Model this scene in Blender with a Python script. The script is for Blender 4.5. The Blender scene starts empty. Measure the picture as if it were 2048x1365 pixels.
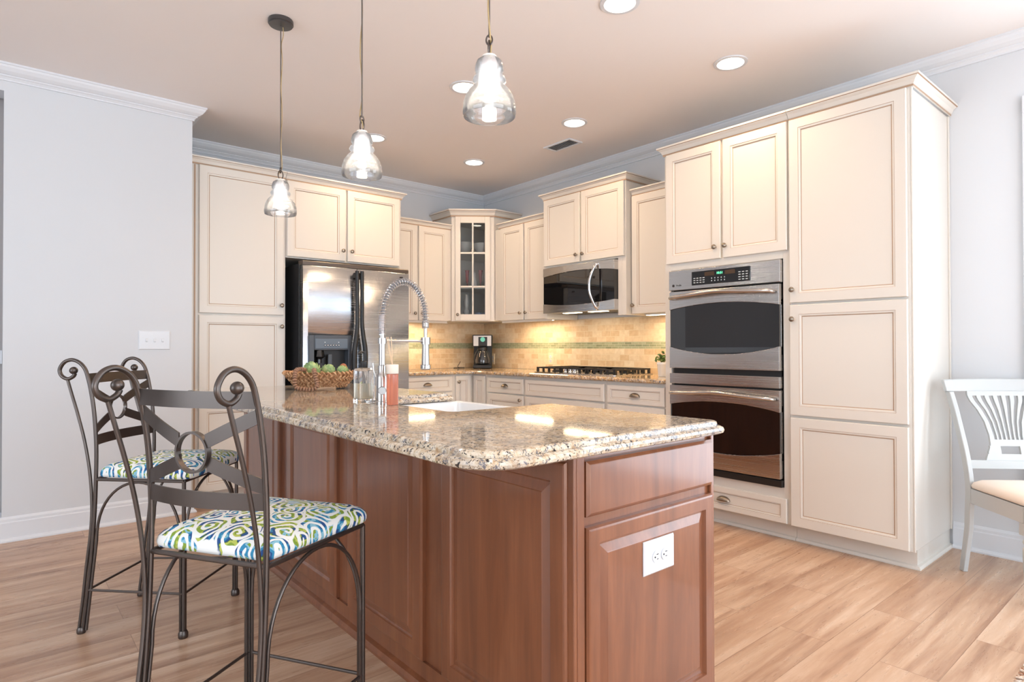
import bpy, bmesh, math, random
from mathutils import Vector, Matrix
random.seed(7)
S = bpy.context.scene
COL = S.collection
PI = math.pi
R = math.radians
H = 2.743           # ceiling height

def lin(r, g, b):
    f = lambda c: (c/255/12.92) if c/255 <= .04045 else ((c/255+.055)/1.055)**2.4
    return (f(r), f(g), f(b), 1)

# ------------------------------------------------------------------ camera
cam_d = bpy.data.cameras.new('camera'); cam = bpy.data.objects.new('camera', cam_d); COL.objects.link(cam)
ya, pi_, ro = R(49.74), R(.5308), R(-.11)
F_ = Vector((math.cos(ya)*math.cos(pi_), math.sin(ya)*math.cos(pi_), math.sin(pi_)))
R_ = Vector((math.sin(ya), -math.cos(ya), 0)); U_ = R_.cross(F_)
R2 = R_*math.cos(ro)+U_*math.sin(ro); U2 = -R_*math.sin(ro)+U_*math.cos(ro)
M = Matrix((R2, U2, -F_)).transposed().to_4x4(); M.translation = Vector((-4.0641, -5.2665, 1.1165))
cam.matrix_world = M
cam_d.sensor_width = 36; cam_d.lens = 36*1218.65/2048; cam_d.clip_start = .05; cam_d.clip_end = 60
S.camera = cam
# ------------------------------------------------------------------ world, exposure
w = bpy.data.worlds.new('world'); S.world = w; w.use_nodes = True
w.node_tree.nodes['Background'].inputs[0].default_value = (.75, .87, 1, 1)
w.node_tree.nodes['Background'].inputs[1].default_value = 1.0
S.view_settings.view_transform = 'Standard'; S.view_settings.look = 'None'
S.view_settings.exposure = 0.08; S.view_settings.gamma = 1; S.view_settings.use_curve_mapping = False
S.cycles.use_denoising = True
S.cycles.max_bounces = 10; S.cycles.transparent_max_bounces = 16; S.cycles.transmission_bounces = 10
S.cycles.sample_clamp_indirect = 6
# ------------------------------------------------------------------ daylight through the windows of the room behind the camera
def area(name, loc, rot, sx, sy, power, color, parent=None, shape='RECTANGLE', spread=180):
    d = bpy.data.lights.new(name, 'AREA'); d.shape = shape; d.size = sx
    if shape in ('RECTANGLE', 'ELLIPSE'): d.size_y = sy
    d.energy = power; d.color = color; d.spread = R(spread)
    o = bpy.data.objects.new(name, d); COL.objects.link(o); o.location = loc; o.rotation_euler = rot
    if parent: o.parent = parent
    return o
DAY = (.77, .89, 1.0)
area('daylight_south_window', (-3.3, -8.9, 1.35), (R(90), 0, 0), 4.6, 2.1, 165, DAY)
area('daylight_west_window', (-7.85, -4.0, 1.45), (R(90), 0, R(-90)), 3.6, 1.9, 95, DAY)
bounce_sun_d = bpy.data.lights.new('bounce_sun', 'SUN'); bounce_sun_d.energy = 44; bounce_sun_d.angle = R(1.5); bounce_sun_d.color = (.84, .93, 1)
bounce_sun = bpy.data.objects.new('bounce_sun', bounce_sun_d); COL.objects.link(bounce_sun); bounce_sun.rotation_euler = (R(38), 0, R(-8)); bounce_sun.location = (-3, -12, 6)  # added sun: its bounce off the floor behind the camera brightens the ceiling
area('daylight_patio_door', (-.03, -5.95, 1.2), (R(90), 0, R(90)), 2.0, 2.2, 66, DAY)
WARM = (1.0, .66, .37); WARM2 = (1.0, .72, .42)
LAMP_W = 5.8; UNDER_W = 3.0

# ------------------------------------------------------------------ helpers
def prop(o, label=None, cat=None, group=None, kind=None):
    if label: o['label'] = label
    if cat: o['category'] = cat
    if group: o['group'] = group
    if kind: o['kind'] = kind
    return o
def thing(name, label, cat, loc=(0,0,0), rotz=0, group=None):
    o = bpy.data.objects.new(name, None); COL.objects.link(o); o.empty_display_size = .05
    o.location = loc; o.rotation_euler = (0, 0, rotz); return prop(o, label, cat, group)
def dup(root, loc, rotz, label, group=None):
    r = root.copy(); COL.objects.link(r); r.location = loc; r.rotation_euler = (0,0,rotz); r['label'] = label
    if group: r['group'] = group
    def rec(a, b):
        for ch in list(a.children):
            c = ch.copy(); COL.objects.link(c); c.parent = b; rec(ch, c)
    rec(root, r); return r
def catmull(pts, n=8, closed=False):
    P = [Vector(p) for p in pts]; out = []
    N = len(P); rng = range(N if closed else N-1)
    for i in rng:
        g = (lambda k: P[k % N]) if closed else (lambda k: P[min(max(k, 0), N-1)])
        p0, p1, p2, p3 = g(i-1), g(i), g(i+1), g(i+2)
        for j in range(n):
            t = j/n
            out.append(.5*((2*p1)+(-p0+p2)*t+(2*p0-5*p1+4*p2-p3)*t*t+(-p0+3*p1-3*p2+p3)*t**3))
    if not closed: out.append(P[-1])
    return out
class MB:
    """collects shapes; build() links them as one mesh object"""
    def __init__(s): s.v = []; s.f = []; s.m = []; s.x = Matrix.Identity(4); s.mi = 0
    def add(s, vs, fs):
        b = len(s.v); s.v += [s.x @ Vector(v) for v in vs]
        for f in fs: s.f.append([i+b for i in f]); s.m.append(s.mi)
    def box(s, x0, x1, y0, y1, z0, z1):
        if x0 > x1: x0, x1 = x1, x0
        if y0 > y1: y0, y1 = y1, y0
        if z0 > z1: z0, z1 = z1, z0
        s.add([(x0,y0,z0),(x1,y0,z0),(x1,y1,z0),(x0,y1,z0),(x0,y0,z1),(x1,y0,z1),(x1,y1,z1),(x0,y1,z1)],
              [(0,3,2,1),(4,5,6,7),(0,1,5,4),(1,2,6,5),(2,3,7,6),(3,0,4,7)]); return s
    def prism(s, poly, a0, a1, axis='z'):
        """extrude a 2D polygon (CCW) along an axis. z: (x,y); y: (x,z); x: (y,z)"""
        n = len(poly)
        def P(p, a): return {'z': (p[0], p[1], a), 'y': (p[0], a, p[1]), 'x': (a, p[0], p[1])}[axis]
        vs = [P(p, a0) for p in poly]+[P(p, a1) for p in poly]
        fs = [tuple(range(n-1, -1, -1)), tuple(range(n, 2*n))]+[(i, (i+1) % n, n+(i+1) % n, n+i) for i in range(n)]
        s.add(vs, fs); return s
    def loops(s, L, cap0=True, cap1=True, mats=None):
        """skin a list of equal-length closed loops"""
        n = len(L[0]); b = len(s.v)
        s.v += [s.x @ Vector(p) for l in L for p in l]
        for k in range(len(L)-1):
            for i in range(n):
                j = (i+1) % n
                s.f.append([b+k*n+i, b+k*n+j, b+(k+1)*n+j, b+(k+1)*n+i]); s.m.append(mats[k] if mats else s.mi)
        if cap0: s.f.append([b+i for i in range(n-1, -1, -1)]); s.m.append(mats[0] if mats else s.mi)
        if cap1: s.f.append([b+(len(L)-1)*n+i for i in range(n)]); s.m.append(mats[-1] if mats else s.mi)
        return s
    def lathe(s, prof, n=24, c=(0,0,0), axis='z', cap=True):
        L = []
        for r, h in prof:
            l = []
            for i in range(n):
                a = 2*PI*i/n; x, y = r*math.cos(a), r*math.sin(a)
                l.append({'z': (c[0]+x, c[1]+y, c[2]+h), 'y': (c[0]+x, c[1]+h, c[2]-y), 'x': (c[0]+h, c[1]+x, c[2]+y)}[axis])
            L.append(l)
        return s.loops(L, cap, cap)
    def tube(s, path, r, n=10, closed=False, flat=None):
        P = [Vector(p) for p in path]; N = len(P); L = []
        up = None
        for i in range(N):
            if closed: t = (P[(i+1) % N]-P[i-1])
            else: t = P[min(i+1, N-1)]-P[max(i-1, 0)]
            t = t.normalized()
            if up is None:
                up = Vector((0,0,1)) if abs(t.z) < .9 else Vector((1,0,0))
            a = (up-t*up.dot(t)).normalized(); up = a; b = t.cross(a)
            rr = r[i] if isinstance(r, (list, tuple)) else r
            l = []
            for k in range(n):
                q = 2*PI*k/n; ca, sa = math.cos(q), math.sin(q)
                if flat: ca *= flat
                l.append(P[i]+(a*ca+b*sa)*rr)
            L.append(l)
        if closed: L.append(L[0]); return s.loops(L, False, False)
        return s.loops(L, True, True)
    def sphere(s, c, r, n=16, m=10, sc=(1,1,1)):
        return_p = []
        for k in range(1, m):
            a = PI*k/m; rr = math.sin(a)*r; z = -math.cos(a)*r
            return_p.append([(c[0]+rr*math.cos(2*PI*i/n)*sc[0], c[1]+rr*math.sin(2*PI*i/n)*sc[1], c[2]+z*sc[2]) for i in range(n)])
        b = len(s.v); s.loops(return_p, False, False)
        s.v += [s.x @ Vector((c[0], c[1], c[2]-r*sc[2])), s.x @ Vector((c[0], c[1], c[2]+r*sc[2]))]
        e = len(s.v)
        for i in range(n):
            j = (i+1) % n
            s.f.append([b+j, b+i, e-2]); s.m.append(s.mi)
            s.f.append([b+(m-2)*n+i, b+(m-2)*n+j, e-1]); s.m.append(s.mi)
        return s
    def rings(s, x0, x1, z0, z1, prof, mats=None):
        """nested rectangles facing -y: prof = [(inset, y)...]; closes the middle"""
        L = [[(x0+i, y, z0+i), (x1-i, y, z0+i), (x1-i, y, z1-i), (x0+i, y, z1-i)] for i, y in prof]
        return s.loops(L, True, True, mats)
    def build(s, name, mat, parent=None, smooth=False, bev=0, angle=35, sub=0):
        me = bpy.data.meshes.new(name)
        me.from_pydata([tuple(v) for v in s.v], [], s.f)
        mats = mat if isinstance(mat, (list, tuple)) else [mat]
        for m in mats: me.materials.append(m)
        for p, i in zip(me.polygons, s.m): p.material_index = min(i, len(mats)-1)
        bm = bmesh.new(); bm.from_mesh(me); bmesh.ops.recalc_face_normals(bm, faces=bm.faces)
        if smooth:
            for f in bm.faces: f.smooth = True
            for e in bm.edges:
                if len(e.link_faces) == 2 and e.calc_face_angle(0) > R(angle): e.smooth = False
        bm.to_mesh(me); bm.free()
        o = bpy.data.objects.new(name, me); COL.objects.link(o)
        if parent: o.parent = parent
        if bev:
            b = o.modifiers.new('bevel', 'BEVEL'); b.width = bev; b.segments = 2; b.limit_method = 'ANGLE'; b.angle_limit = R(40)
        if sub:
            b = o.modifiers.new('sub', 'SUBSURF'); b.levels = b.render_levels = sub
        return o
def text_mesh(name, txt, size, mat, parent, mtx):
    c = bpy.data.curves.new('txt', 'FONT'); c.body = txt; c.size = size; c.extrude = .0004; c.align_x = 'CENTER'; c.align_y = 'CENTER'
    t = bpy.data.objects.new('txt', c); COL.objects.link(t)
    me = bpy.data.meshes.new_from_object(t.evaluated_get(bpy.context.evaluated_depsgraph_get()))
    bpy.data.objects.remove(t)
    me.materials.clear(); me.materials.append(mat)
    o = bpy.data.objects.new(name, me); COL.objects.link(o); o.parent = parent; o.matrix_local = mtx
    return o
# ------------------------------------------------------------------ materials
def mat(name, col=(.8,.8,.8,1), rough=.5, metal=0, **k):
    m = bpy.data.materials.new(name); m.use_nodes = True
    b = m.node_tree.nodes['Principled BSDF']
    b.inputs['Base Color'].default_value = col; b.inputs['Roughness'].default_value = rough; b.inputs['Metallic'].default_value = metal
    for a, v in k.items(): b.inputs[a.replace('_', ' ')].default_value = v
    return m
class NG:
    def __init__(s, m): s.t = m.node_tree; s.b = s.t.nodes['Principled BSDF']
    def n(s, ty, **k):
        o = s.t.nodes.new(ty)
        for a, v in k.items():
            if hasattr(o, a) and not a[0].isupper(): setattr(o, a, v)
            else: o.inputs[a.replace('_', ' ')].default_value = v
        return o
    def l(s, a, b): s.t.links.new(a, b)
    def math(s, op, a, b=None, c=None):
        o = s.t.nodes.new('ShaderNodeMath'); o.operation = op
        for i, v in enumerate((a, b, c)):
            if v is None: continue
            if isinstance(v, (int, float)): o.inputs[i].default_value = v
            else: s.l(v, o.inputs[i])
        return o.outputs[0]
    def mix(s, f, a, b, ty='MIX'):
        o = s.t.nodes.new('ShaderNodeMix'); o.data_type = 'RGBA'; o.blend_type = ty
        for i, v in ((0, f), (6, a), (7, b)):
            if isinstance(v, (int, float)): o.inputs[i].default_value = v
            elif isinstance(v, tuple): o.inputs[i].default_value = v
            else: s.l(v, o.inputs[i])
        return o.outputs[2]
    def ramp(s, f, stops, interp='LINEAR'):
        o = s.t.nodes.new('ShaderNodeValToRGB'); o.color_ramp.interpolation = interp
        e = o.color_ramp.elements
        while len(e) < len(stops): e.new(.5)
        for i, (p, c) in enumerate(stops): e[i].position = p; e[i].color = c
        s.l(f, o.inputs[0]); return o.outputs[0]
    def coord(s, scale=(1,1,1), rot=(0,0,0), kind='Object', loc=(0,0,0)):
        c = s.t.nodes.new('ShaderNodeTexCoord'); mp = s.t.nodes.new('ShaderNodeMapping')
        mp.inputs['Scale'].default_value = scale; mp.inputs['Rotation'].default_value = rot; mp.inputs['Location'].default_value = loc
        s.l(c.outputs[kind], mp.inputs[0]); return mp.outputs[0]
    def noise(s, v, sc, det=3, rough=.5, dist=0):
        o = s.n('ShaderNodeTexNoise'); o.inputs['Scale'].default_value = sc; o.inputs['Detail'].default_value = det
        o.inputs['Roughness'].default_value = rough; o.inputs['Distortion'].default_value = dist
        if v is not None: s.l(v, o.inputs['Vector'])
        return o
    def bump(s, h, strength=.3, dist=.01):
        o = s.n('ShaderNodeBump'); o.inputs['Strength'].default_value = strength; o.inputs['Distance'].default_value = dist
        s.l(h, o.inputs['Height']); s.l(o.outputs[0], s.b.inputs['Normal'])
def geom_coord(g):
    c = g.t.nodes.new('ShaderNodeNewGeometry'); return c.outputs['Position']

WALL = mat('wall_paint', lin(209, 212, 216), .75)
CEIL = mat('ceiling_paint', lin(236, 231, 229), .85)
TRIM = mat('white_trim_paint', lin(218, 221, 226), .4)
CREAM = mat('cream_cabinet_paint', lin(217, 212, 204), .38)
GLAZE = mat('brown_glaze_line', lin(170, 142, 118), .5)
DARKW = mat('dark_gap', lin(60, 45, 36), .8)
def mk_floor():
    m = mat('oak_laminate', rough=.32); g = NG(m); p = geom_coord(g)
    br = g.n('ShaderNodeTexBrick'); g.l(p, br.inputs['Vector'])
    br.offset = .37; br.offset_frequency = 2; br.squash = 1
    br.inputs['Scale'].default_value = 1; br.inputs['Mortar Size'].default_value = .0012; br.inputs['Mortar Smooth'].default_value = .1
    br.inputs['Brick Width'].default_value = 1.22; br.inputs['Row Height'].default_value = .178
    br.inputs['Color1'].default_value = (0,0,0,1); br.inputs['Color2'].default_value = (1,1,1,1); br.inputs['Mortar'].default_value = (.5,.5,.5,1)
    add = g.n('ShaderNodeVectorMath', operation='MULTIPLY_ADD'); g.l(p, add.inputs[0]); add.inputs[1].default_value = (.55, 6.5, 1)
    sc = g.n('ShaderNodeVectorMath', operation='SCALE'); g.l(br.outputs['Color'], sc.inputs[0]); sc.inputs['Scale'].default_value = 7; g.l(sc.outputs[0], add.inputs[2])
    n1 = g.noise(add.outputs[0], 2.2, 5, .55, .6); n2 = g.noise(add.outputs[0], 14, 4, .6, .3)
    n3 = g.noise(add.outputs[0], 1.0, 2, .5, 1.2)
    c = g.ramp(n1.outputs['Fac'], [(.30, lin(148, 114, 92)), (.44, lin(178, 145, 120)), (.56, lin(196, 166, 140)), (.72, lin(213, 188, 165))])
    c = g.mix(g.ramp(n2.outputs['Fac'], [(.35, (0,0,0,1)), (.62, (1,1,1,1))]), g.mix(1.0, c, lin(247, 241, 236), 'MULTIPLY'), c)
    c = g.mix(g.math('MULTIPLY', br.outputs['Color'], .32), c, lin(184, 146, 118))
    knot = g.ramp(n3.outputs['Fac'], [(.69, (0,0,0,1)), (.76, (1,1,1,1))])
    c = g.mix(g.math('MULTIPLY', knot, .5), c, lin(140, 100, 76))
    c = g.mix(g.math('MULTIPLY', br.outputs['Fac'], .55), c, lin(110, 80, 60))
    g.l(c, g.b.inputs['Base Color']); g.bump(n2.outputs['Fac'], .05, .003)
    g.l(g.ramp(n2.outputs['Fac'], [(.3, (.34,)*3+(1,)), (.7, (.26,)*3+(1,))]), g.b.inputs['Roughness'])
    return m
FLOOR = mk_floor()
def mk_granite(name, base=lin(200, 182, 156), gold=lin(172, 142, 110), grey=lin(132, 132, 138), dark=lin(44, 38, 38)):
    m = mat(name, rough=.06); g = NG(m); p = g.coord()
    n0 = g.noise(p, 9, 4, .6, .5); n1 = g.noise(p, 55, 5, .65, .4); n2 = g.noise(p, 120, 3, .6, .2)
    vo = g.n('ShaderNodeTexVoronoi'); vo.inputs['Scale'].default_value = 85; g.l(p, vo.inputs['Vector'])
    c = g.ramp(n1.outputs['Fac'], [(.34, gold), (.47, base), (.60, lin(218, 206, 188))])
    c = g.mix(g.ramp(n0.outputs['Fac'], [(.46, (0,0,0,1)), (.62, (1,1,1,1))]), c, g.mix(.55, c, grey))
    sp = g.noise(p, 95, 3, .7, .8)
    c = g.mix(g.ramp(sp.outputs['Fac'], [(.575, (0,0,0,1)), (.605, (1,1,1,1))]), c, dark)
    sp2 = g.noise(g.coord(loc=(3,5,1)), 60, 4, .7, .6)
    c = g.mix(g.ramp(sp2.outputs['Fac'], [(.57, (0,0,0,1)), (.60, (1,1,1,1))]), c, lin(112, 110, 116))
    c = g.mix(g.ramp(n2.outputs['Fac'], [(.60, (0,0,0,1)), (.68, (.6,.6,.6,1))]), c, lin(228, 220, 208))
    g.l(c, g.b.inputs['Base Color']); return m
GRAN = mk_granite('beige_speckled_granite')
GRAN2 = mk_granite('tan_speckled_granite', lin(206, 172, 124), lin(176, 132, 84), lin(140, 122, 104), lin(40, 32, 26))
def mk_wood(name, c0, c1, c2, vert=True):
    m = mat(name, rough=.3, Coat_Weight=.5, Coat_Roughness=.12); g = NG(m)
    p = g.coord((9, 9, .9) if vert else (.9, 9, 9))
    n = g.noise(p, 1.6, 5, .6, .8); n2 = g.noise(g.coord((1.5,1.5,1.2)), 1.4, 3, .6, .3); n3 = g.noise(g.coord((140,140,5)), 1, 3, .6)
    c = g.ramp(n.outputs['Fac'], [(.3, c0), (.52, c1), (.75, c2)])
    c = g.mix(g.ramp(n2.outputs['Fac'], [(.35, (0,0,0,1)), (.7, (.5,.5,.5,1))]), c, c0)
    c = g.mix(g.ramp(n3.outputs['Fac'], [(.4, (.25,.25,.25,1)), (.6, (0,0,0,1))]), c, c0)
    g.l(c, g.b.inputs['Base Color']); return m
WOOD = mk_wood('cherry_stained_maple', lin(112, 66, 43), lin(131, 79, 51), lin(147, 92, 60))
STEEL = mat('brushed_stainless', lin(196, 194, 192), .24, 1.0)
def brushed(m, sc=(1,1,400), s=.06):
    g = NG(m); n = g.noise(g.coord(sc), 1, 3, .5); g.bump(n.outputs['Fac'], s, .002)
    g.l(g.ramp(n.outputs['Fac'], [(.3, (.17,)*3+(1,)), (.7, (.30,)*3+(1,))]), g.b.inputs['Roughness'])
brushed(STEEL, (1, 1, 300))
CHROME = mat('chrome', lin(215, 215, 218), .08, 1.0)
PEWTER = mat('pewter_hardware', lin(150, 138, 124), .3, 1.0)
NICKEL = mat('brushed_nickel', lin(186, 184, 182), .2, 1.0)
IRON = mat('dark_bronze_iron', lin(92, 84, 80), .36, .85)
BLACK = mat('black_gloss', lin(14, 14, 16), .05, Coat_Weight=.6, Coat_Roughness=.02)
BLACKM = mat('black_matte_enamel', lin(26, 25, 26), .4)
CHAR = mat('charcoal_plastic', lin(70, 76, 84), .35)
CHAR2 = mat('slate_plastic', lin(96, 110, 124), .35)
OVENG = mat('dark_oven_glass', lin(12, 12, 14), .02, Coat_Weight=1.0, Coat_Roughness=.01)
PORC = mat('white_porcelain', lin(238, 240, 242), .12)
PLATE = mat('white_plastic', lin(216, 219, 224), .3)
PLATE2 = mat('ivory_plastic', lin(236, 220, 190), .35)
CHAIRW = mat('pale_painted_chair_wood', lin(184, 187, 187), .4)
def emis(name, col, st):
    m = mat(name, (0,0,0,1)); b = m.node_tree.nodes['Principled BSDF']
    b.inputs['Emission Color'].default_value = col; b.inputs['Emission Strength'].default_value = st; return m
E_LAMP = emis('lit_lamp_lens', (1, .9, .75, 1), 14)
E_BULB = emis('lit_bulb', (1, .96, .9, 1), 30)
E_UND = emis('lit_under_cabinet_lens', (1, .84, .58, 1), 9)
E_GRN = emis('green_clock_digits', (.15, 1, .45, 1), 3)
E_DIAL = emis('lit_green_dial', (.25, .8, .55, 1), .7)
def mk_glass(name, col=(1,1,1,1), rough=0, ior=1.45):
    m = bpy.data.materials.new(name); m.use_nodes = True; t = m.node_tree; t.nodes.remove(t.nodes['Principled BSDF'])
    gl = t.nodes.new('ShaderNodeBsdfGlass'); gl.inputs['Color'].default_value = col; gl.inputs['Roughness'].default_value = rough; gl.inputs['IOR'].default_value = ior
    t.links.new(gl.outputs[0], t.nodes['Material Output'].inputs[0]); return m
GLASS = mk_glass('clear_glass'); GLASSP = None; GLASS_R = mk_glass('ruby_glass', lin(190, 20, 40)); GLASS_B = mk_glass('blue_glass', lin(110, 140, 190))
def mk_pane():
    m = bpy.data.materials.new('cabinet_pane_glass'); m.use_nodes = True; t = m.node_tree; t.nodes.remove(t.nodes['Principled BSDF'])
    tr = t.nodes.new('ShaderNodeBsdfTransparent'); gl = t.nodes.new('ShaderNodeBsdfGlossy'); gl.inputs['Roughness'].default_value = .01
    fr = t.nodes.new('ShaderNodeFresnel'); fr.inputs['IOR'].default_value = 1.5; mx = t.nodes.new('ShaderNodeMixShader')
    tr.inputs[0].default_value = (.93,.95,.95,1)
    t.links.new(fr.outputs[0], mx.inputs[0]); t.links.new(tr.outputs[0], mx.inputs[1]); t.links.new(gl.outputs[0], mx.inputs[2])
    t.links.new(mx.outputs[0], t.nodes['Material Output'].inputs[0]); return m
PANE = mk_pane()
def mk_pglass():
    m = mk_pane(); m.name = 'ribbed_pendant_glass'; t = m.node_tree; out = t.nodes['Material Output']; base = out.inputs[0].links[0].from_socket
    t.nodes['Fresnel'].inputs['IOR'].default_value = 1.62; t.nodes['Glossy BSDF'].inputs['Roughness'].default_value = .04; t.nodes['Transparent BSDF'].inputs[0].default_value = (.94,.95,.97,1)
    tl = t.nodes.new('ShaderNodeBsdfTranslucent'); tl.inputs[0].default_value = (.95,.96,1,1); mx = t.nodes.new('ShaderNodeMixShader'); mx.inputs[0].default_value = .06
    t.links.new(base, mx.inputs[1]); t.links.new(tl.outputs[0], mx.inputs[2]); t.links.new(mx.outputs[0], out.inputs[0]); return m
GLASSP = mk_pglass()
PEACH = mat('peach_oil', lin(238, 158, 134), .1, Transmission_Weight=.6, IOR=1.4)
SOAPL = mat('pale_liquid_soap', lin(244, 236, 214), .1, Transmission_Weight=.75, IOR=1.35)
REED = mat('pale_reed', lin(214, 190, 160), .7)
CAPW = mat('beech_cap', lin(232, 220, 206), .5)
def mk_fabric():
    m = mat('paisley_fabric', rough=.85); g = NG(m)
    p = g.coord((1,1,1))
    nz = g.noise(p, 12, 2, .5); sub = g.n('ShaderNodeVectorMath', operation='SUBTRACT'); g.l(nz.outputs['Color'], sub.inputs[0]); sub.inputs[1].default_value = (.5,.5,.5)
    ma = g.n('ShaderNodeVectorMath', operation='MULTIPLY_ADD'); g.l(sub.outputs[0], ma.inputs[0]); ma.inputs[1].default_value = (.05,.05,0); g.l(p, ma.inputs[2])
    fl = g.n('ShaderNodeVectorMath', operation='MULTIPLY'); g.l(ma.outputs[0], fl.inputs[0]); fl.inputs[1].default_value = (1,1,0)
    vo = g.n('ShaderNodeTexVoronoi'); vo.voronoi_dimensions = '2D'; vo.inputs['Scale'].default_value = 12.5; vo.inputs['Randomness'].default_value = .8; g.l(fl.outputs[0], vo.inputs['Vector'])
    d = g.n('ShaderNodeVectorMath', operation='SUBTRACT'); g.l(fl.outputs[0], d.inputs[0]); g.l(vo.outputs['Position'], d.inputs[1])
    sep = g.n('ShaderNodeSeparateXYZ'); g.l(d.outputs[0], sep.inputs[0])
    th = g.math('ARCTAN2', sep.outputs[1], sep.outputs[0])
    ln = g.n('ShaderNodeVectorMath', operation='LENGTH'); g.l(d.outputs[0], ln.inputs[0]); r = ln.outputs['Value']
    col = g.n('ShaderNodeSeparateColor'); g.l(vo.outputs['Color'], col.inputs[0])
    sg = g.math('SUBTRACT', g.math('MULTIPLY', g.math('GREATER_THAN', col.outputs[2], .5), 2), 1)
    ph = g.math('ADD', g.math('MULTIPLY', th, sg), g.math('MULTIPLY', r, 2*PI/.0185))
    s1 = g.math('SINE', g.math('ADD', ph, g.math('MULTIPLY', col.outputs[1], 6)))
    ink = g.ramp(g.math('MULTIPLY_ADD', s1, .5, .5), [(.40, (0,0,0,1)), (.46, (1,1,1,1))])
    # colour by ring index and cell
    n2 = g.noise(p, 26, 2, .5); pick = g.math('FRACT', g.math('ADD', g.math('MULTIPLY', col.outputs[0], 3.3), g.math('MULTIPLY', n2.outputs['Fac'], 2.2)))
    cc = g.ramp(pick, [(0, lin(28, 72, 128)), (.2, lin(44, 128, 168)), (.42, lin(128, 180, 200)), (.55, lin(122, 148, 52)), (.78, lin(172, 182, 84)), (.92, lin(62, 94, 56))], 'CONSTANT')
    vd = g.n('ShaderNodeTexVoronoi'); vd.voronoi_dimensions = '2D'; vd.feature = 'DISTANCE_TO_EDGE'; vd.inputs['Scale'].default_value = 12.5; vd.inputs['Randomness'].default_value = .8; g.l(fl.outputs[0], vd.inputs['Vector'])
    edge = g.ramp(vd.outputs['Distance'], [(.03, (0,0,0,1)), (.05, (1,1,1,1))])
    ink = g.math('MULTIPLY', ink, edge)
    c = g.mix(ink, lin(226, 228, 226), cc)
    g.l(c, g.b.inputs['Base Color']); return m
FABRIC = mk_fabric()
def mk_tile(name, bw, bh, cols, mortar, ms=.003, bump=.4, rough=.5, seed=0):
    m = mat(name, rough=rough); g = NG(m); p = geom_coord(g)
    sp = g.n('ShaderNodeSeparateXYZ'); g.l(p, sp.inputs[0]); cb = g.n('ShaderNodeCombineXYZ')
    g.l(g.math('SUBTRACT', sp.outputs[0], sp.outputs[1]), cb.inputs[0]); g.l(g.math('SUBTRACT', sp.outputs[2], .893), cb.inputs[1])
    br = g.n('ShaderNodeTexBrick'); g.l(cb.outputs[0], br.inputs['Vector']); br.inputs['Scale'].default_value = 1
    br.inputs['Mortar Size'].default_value = ms; br.inputs['Brick Width'].default_value = bw; br.inputs['Row Height'].default_value = bh; br.inputs['Mortar Smooth'].default_value = .3
    br.inputs['Color1'].default_value = (0,0,0,1); br.inputs['Color2'].default_value = (1,1,1,1)
    c = g.ramp(br.outputs['Color'], [(i/(len(cols)-1), x) for i, x in enumerate(cols)])
    n = g.noise(p, 30, 4, .6); c = g.mix(g.ramp(n.outputs['Fac'], [(.35, (.35,.35,.35,1)), (.65, (0,0,0,1))]), c, g.mix(1, c, lin(214,196,170), 'MULTIPLY'))
    c = g.mix(br.outputs['Fac'], c, mortar); g.l(c, g.b.inputs['Base Color'])
    h = g.math('SUBTRACT', g.math('MULTIPLY', n.outputs['Fac'], .25), br.outputs['Fac']); g.bump(h, bump, .003); return m
TILE = mk_tile('travertine_tile', .102, .0515, [lin(216,188,150), lin(224,198,162), lin(230,208,176), lin(236,220,194), lin(228,206,172)], lin(226,208,178))
MOSAIC = mk_tile('green_glass_mosaic', .072, .0185, [lin(140,150,122), lin(160,168,138), lin(172,178,150)], lin(206,200,176), .0016, .3, .15)
def mk_basket():
    m = mat('water_hyacinth_weave', rough=.8); g = NG(m); n = g.noise(g.coord((1,1,1)), 60, 3, .6)
    g.l(g.ramp(n.outputs['Fac'], [(.3, lin(128, 84, 54)), (.5, lin(186, 140, 100)), (.7, lin(220, 184, 144))]), g.b.inputs['Base Color']); return m
BASKET = mk_basket()
BEADW = mat('brown_wood_bead', lin(150, 112, 88), .6); TASSEL = mat('jute_tassel', lin(170, 142, 116), .9)
def mk_art():
    m = mat('artichoke_green', rough=.6); g = NG(m); n = g.noise(g.coord(), 30, 3, .6)
    g.l(g.ramp(n.outputs['Fac'], [(.3, lin(112, 146, 92)), (.52, lin(164, 186, 128)), (.72, lin(206, 206, 140))]), g.b.inputs['Base Color']); return m
ARTI = mk_art()
LEAF = mat('dark_leaf', lin(60, 92, 40), .5); LEAF2 = mat('bright_leaf', lin(110, 140, 60), .5)
CUSH = mat('cream_cushion_fabric', lin(228, 214, 200), .9)
def mk_rug():
    m = mat('shaggy_rug', rough=.95); g = NG(m); n = g.noise(g.coord(), 34, 4, .7)
    g.l(g.ramp(n.outputs['Fac'], [(.4, lin(150, 96, 66)), (.48, lin(210, 188, 168)), (.6, lin(236, 226, 216))]), g.b.inputs['Base Color']); g.bump(n.outputs['Fac'], .8, .02); return m
RUG = mk_rug()

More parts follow.
